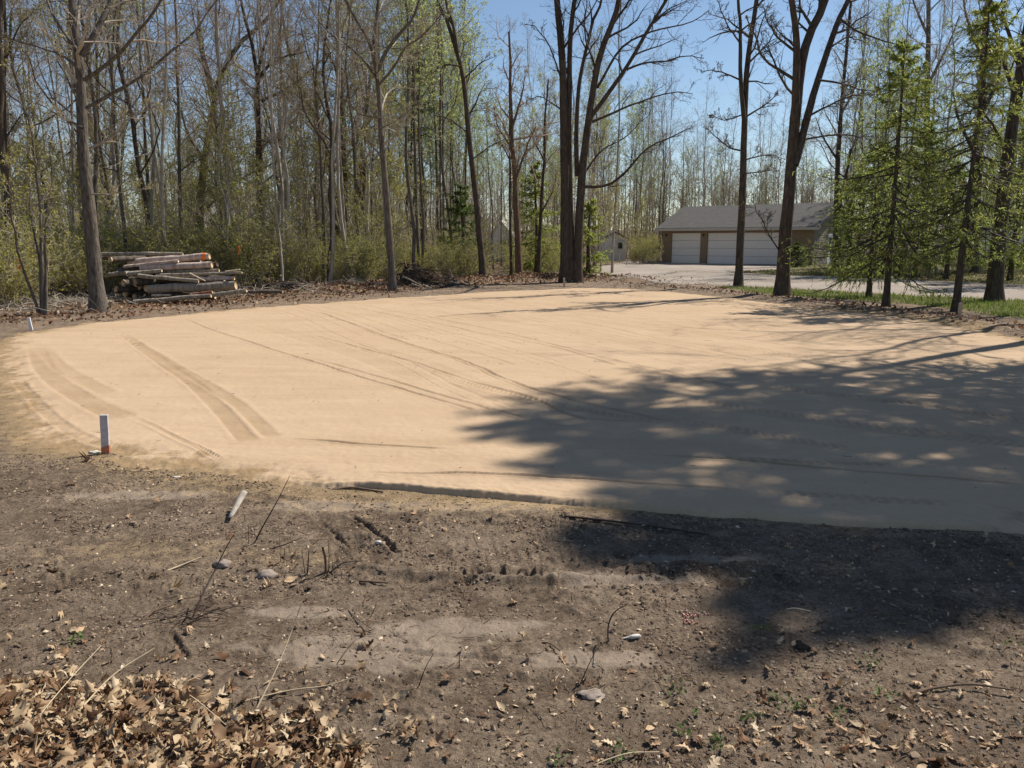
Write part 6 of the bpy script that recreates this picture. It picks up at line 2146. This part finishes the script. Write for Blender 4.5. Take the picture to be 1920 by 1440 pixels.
ribbon(34, 486, 18.9, 0.1, 0.3, 'orange flagging ribbon hanging in the brush at the far left')
ribbon(448, 462, 25.0, 0.08, 0.26, 'orange flagging ribbon in the brush behind the right end of the log pile')

# single fallen leaves one can point to
for u, v, s_, lb in ((1392, 1102, 0.075, 'upturned star-shaped leaf at the edge of the near shade'), (1055, 1238, 0.07, 'pale star-shaped leaf left of the hooked stem'), (1250, 1320, 0.08, 'brown lobed leaf among the green weeds'),
                     (330, 1110, 0.07, 'pale leaf below the two stones at left'), (147, 1188, 0.075, 'tan leaf standing on edge above the leaf drift'), (133, 1172, 0.05, 'round tan leaf above the leaf drift'), (8, 1103, 0.08, 'tan leaf at the left border of the photo'),
                     (1052, 988, 0.06, 'pale leaf on the soil below the sand lip'), (775, 969, 0.06, 'orange tan leaf above the wheel groove'), (805, 966, 0.05, 'pale leaf right of the orange tan one'), (1712, 1215, 0.07, 'cream leaf at the right of the foreground'),
                     (1607, 1361, 0.075, 'russet folded leaf among the scraps at lower right'), (1478, 1034, 0.06, 'pale leaf in the near shade'), (1848, 1012, 0.06, 'grey leaf in the shade at the right edge'), (350, 1190, 0.06, 'tan leaf lying in the short groove'), (1530, 1190, 0.06, 'orange leaf behind the dark soil hole')):
    q = gp(u, v)
    mb = MB()
    scatter_leaves(mb, np.zeros(1), np.zeros(1), np.zeros(1), np.array([s_]), 0.3, 1.3)
    ob = mb.build('fallen_leaf', M['dry_leaf'], None, False)
    ob.location = (q[0], q[1], gz(q[0], q[1]) + 0.003)
    tag(ob, lb, 'leaf', 'single fallen leaves')

# ------------------------------------------------------------------ light, sky, camera
rng = np.random.default_rng(119)
SUN_AZ = math.atan2(0.82, 0.57)      # clockwise from +Y
SUN_EL = R(50)
w = bpy.data.worlds.new('World')
S.world = w
w.use_nodes = True
nt = w.node_tree
nt.nodes.clear()
sky = nt.nodes.new('ShaderNodeTexSky')
sky.sky_type = 'NISHITA'
sky.sun_disc = False
sky.sun_elevation = SUN_EL
sky.sun_rotation = SUN_AZ
sky.air_density = 1.0
sky.dust_density = 0.15
sky.ozone_density = 2.2
bg = nt.nodes.new('ShaderNodeBackground')
bg.inputs[1].default_value = 0.078
ow = nt.nodes.new('ShaderNodeOutputWorld')
nt.links.new(sky.outputs[0], bg.inputs[0])
nt.links.new(bg.outputs[0], ow.inputs[0])
sd_ = bpy.data.lights.new('sun', 'SUN')
sd_.energy = 5.0
sd_.angle = R(0.53)
sd_.color = (1.0, 0.94, 0.85)
so_ = bpy.data.objects.new('sun', sd_)
COL.objects.link(so_)
sdir = Vector((math.sin(SUN_AZ) * math.cos(SUN_EL), math.cos(SUN_AZ) * math.cos(SUN_EL), math.sin(SUN_EL)))
so_.rotation_euler = (-sdir).to_track_quat('-Z', 'Y').to_euler()
so_.location = sdir * 60

cd = bpy.data.cameras.new('camera')
cd.sensor_width = 36.0
cd.lens = 36.0 * F / 1920.0
cd.clip_start = 0.05
cd.clip_end = 4000
co = bpy.data.objects.new('camera', cd)
COL.objects.link(co)
co.location = (0, 0, CAMZ)
co.rotation_euler = (R(90) - PITCH, 0, 0)
S.camera = co
S.view_settings.view_transform = 'Standard'
S.view_settings.look = 'None'
S.view_settings.exposure = 0.5
S.view_settings.gamma = 1.0
S.cycles.max_bounces = 6
S.cycles.diffuse_bounces = 3
S.cycles.transparent_max_bounces = 4
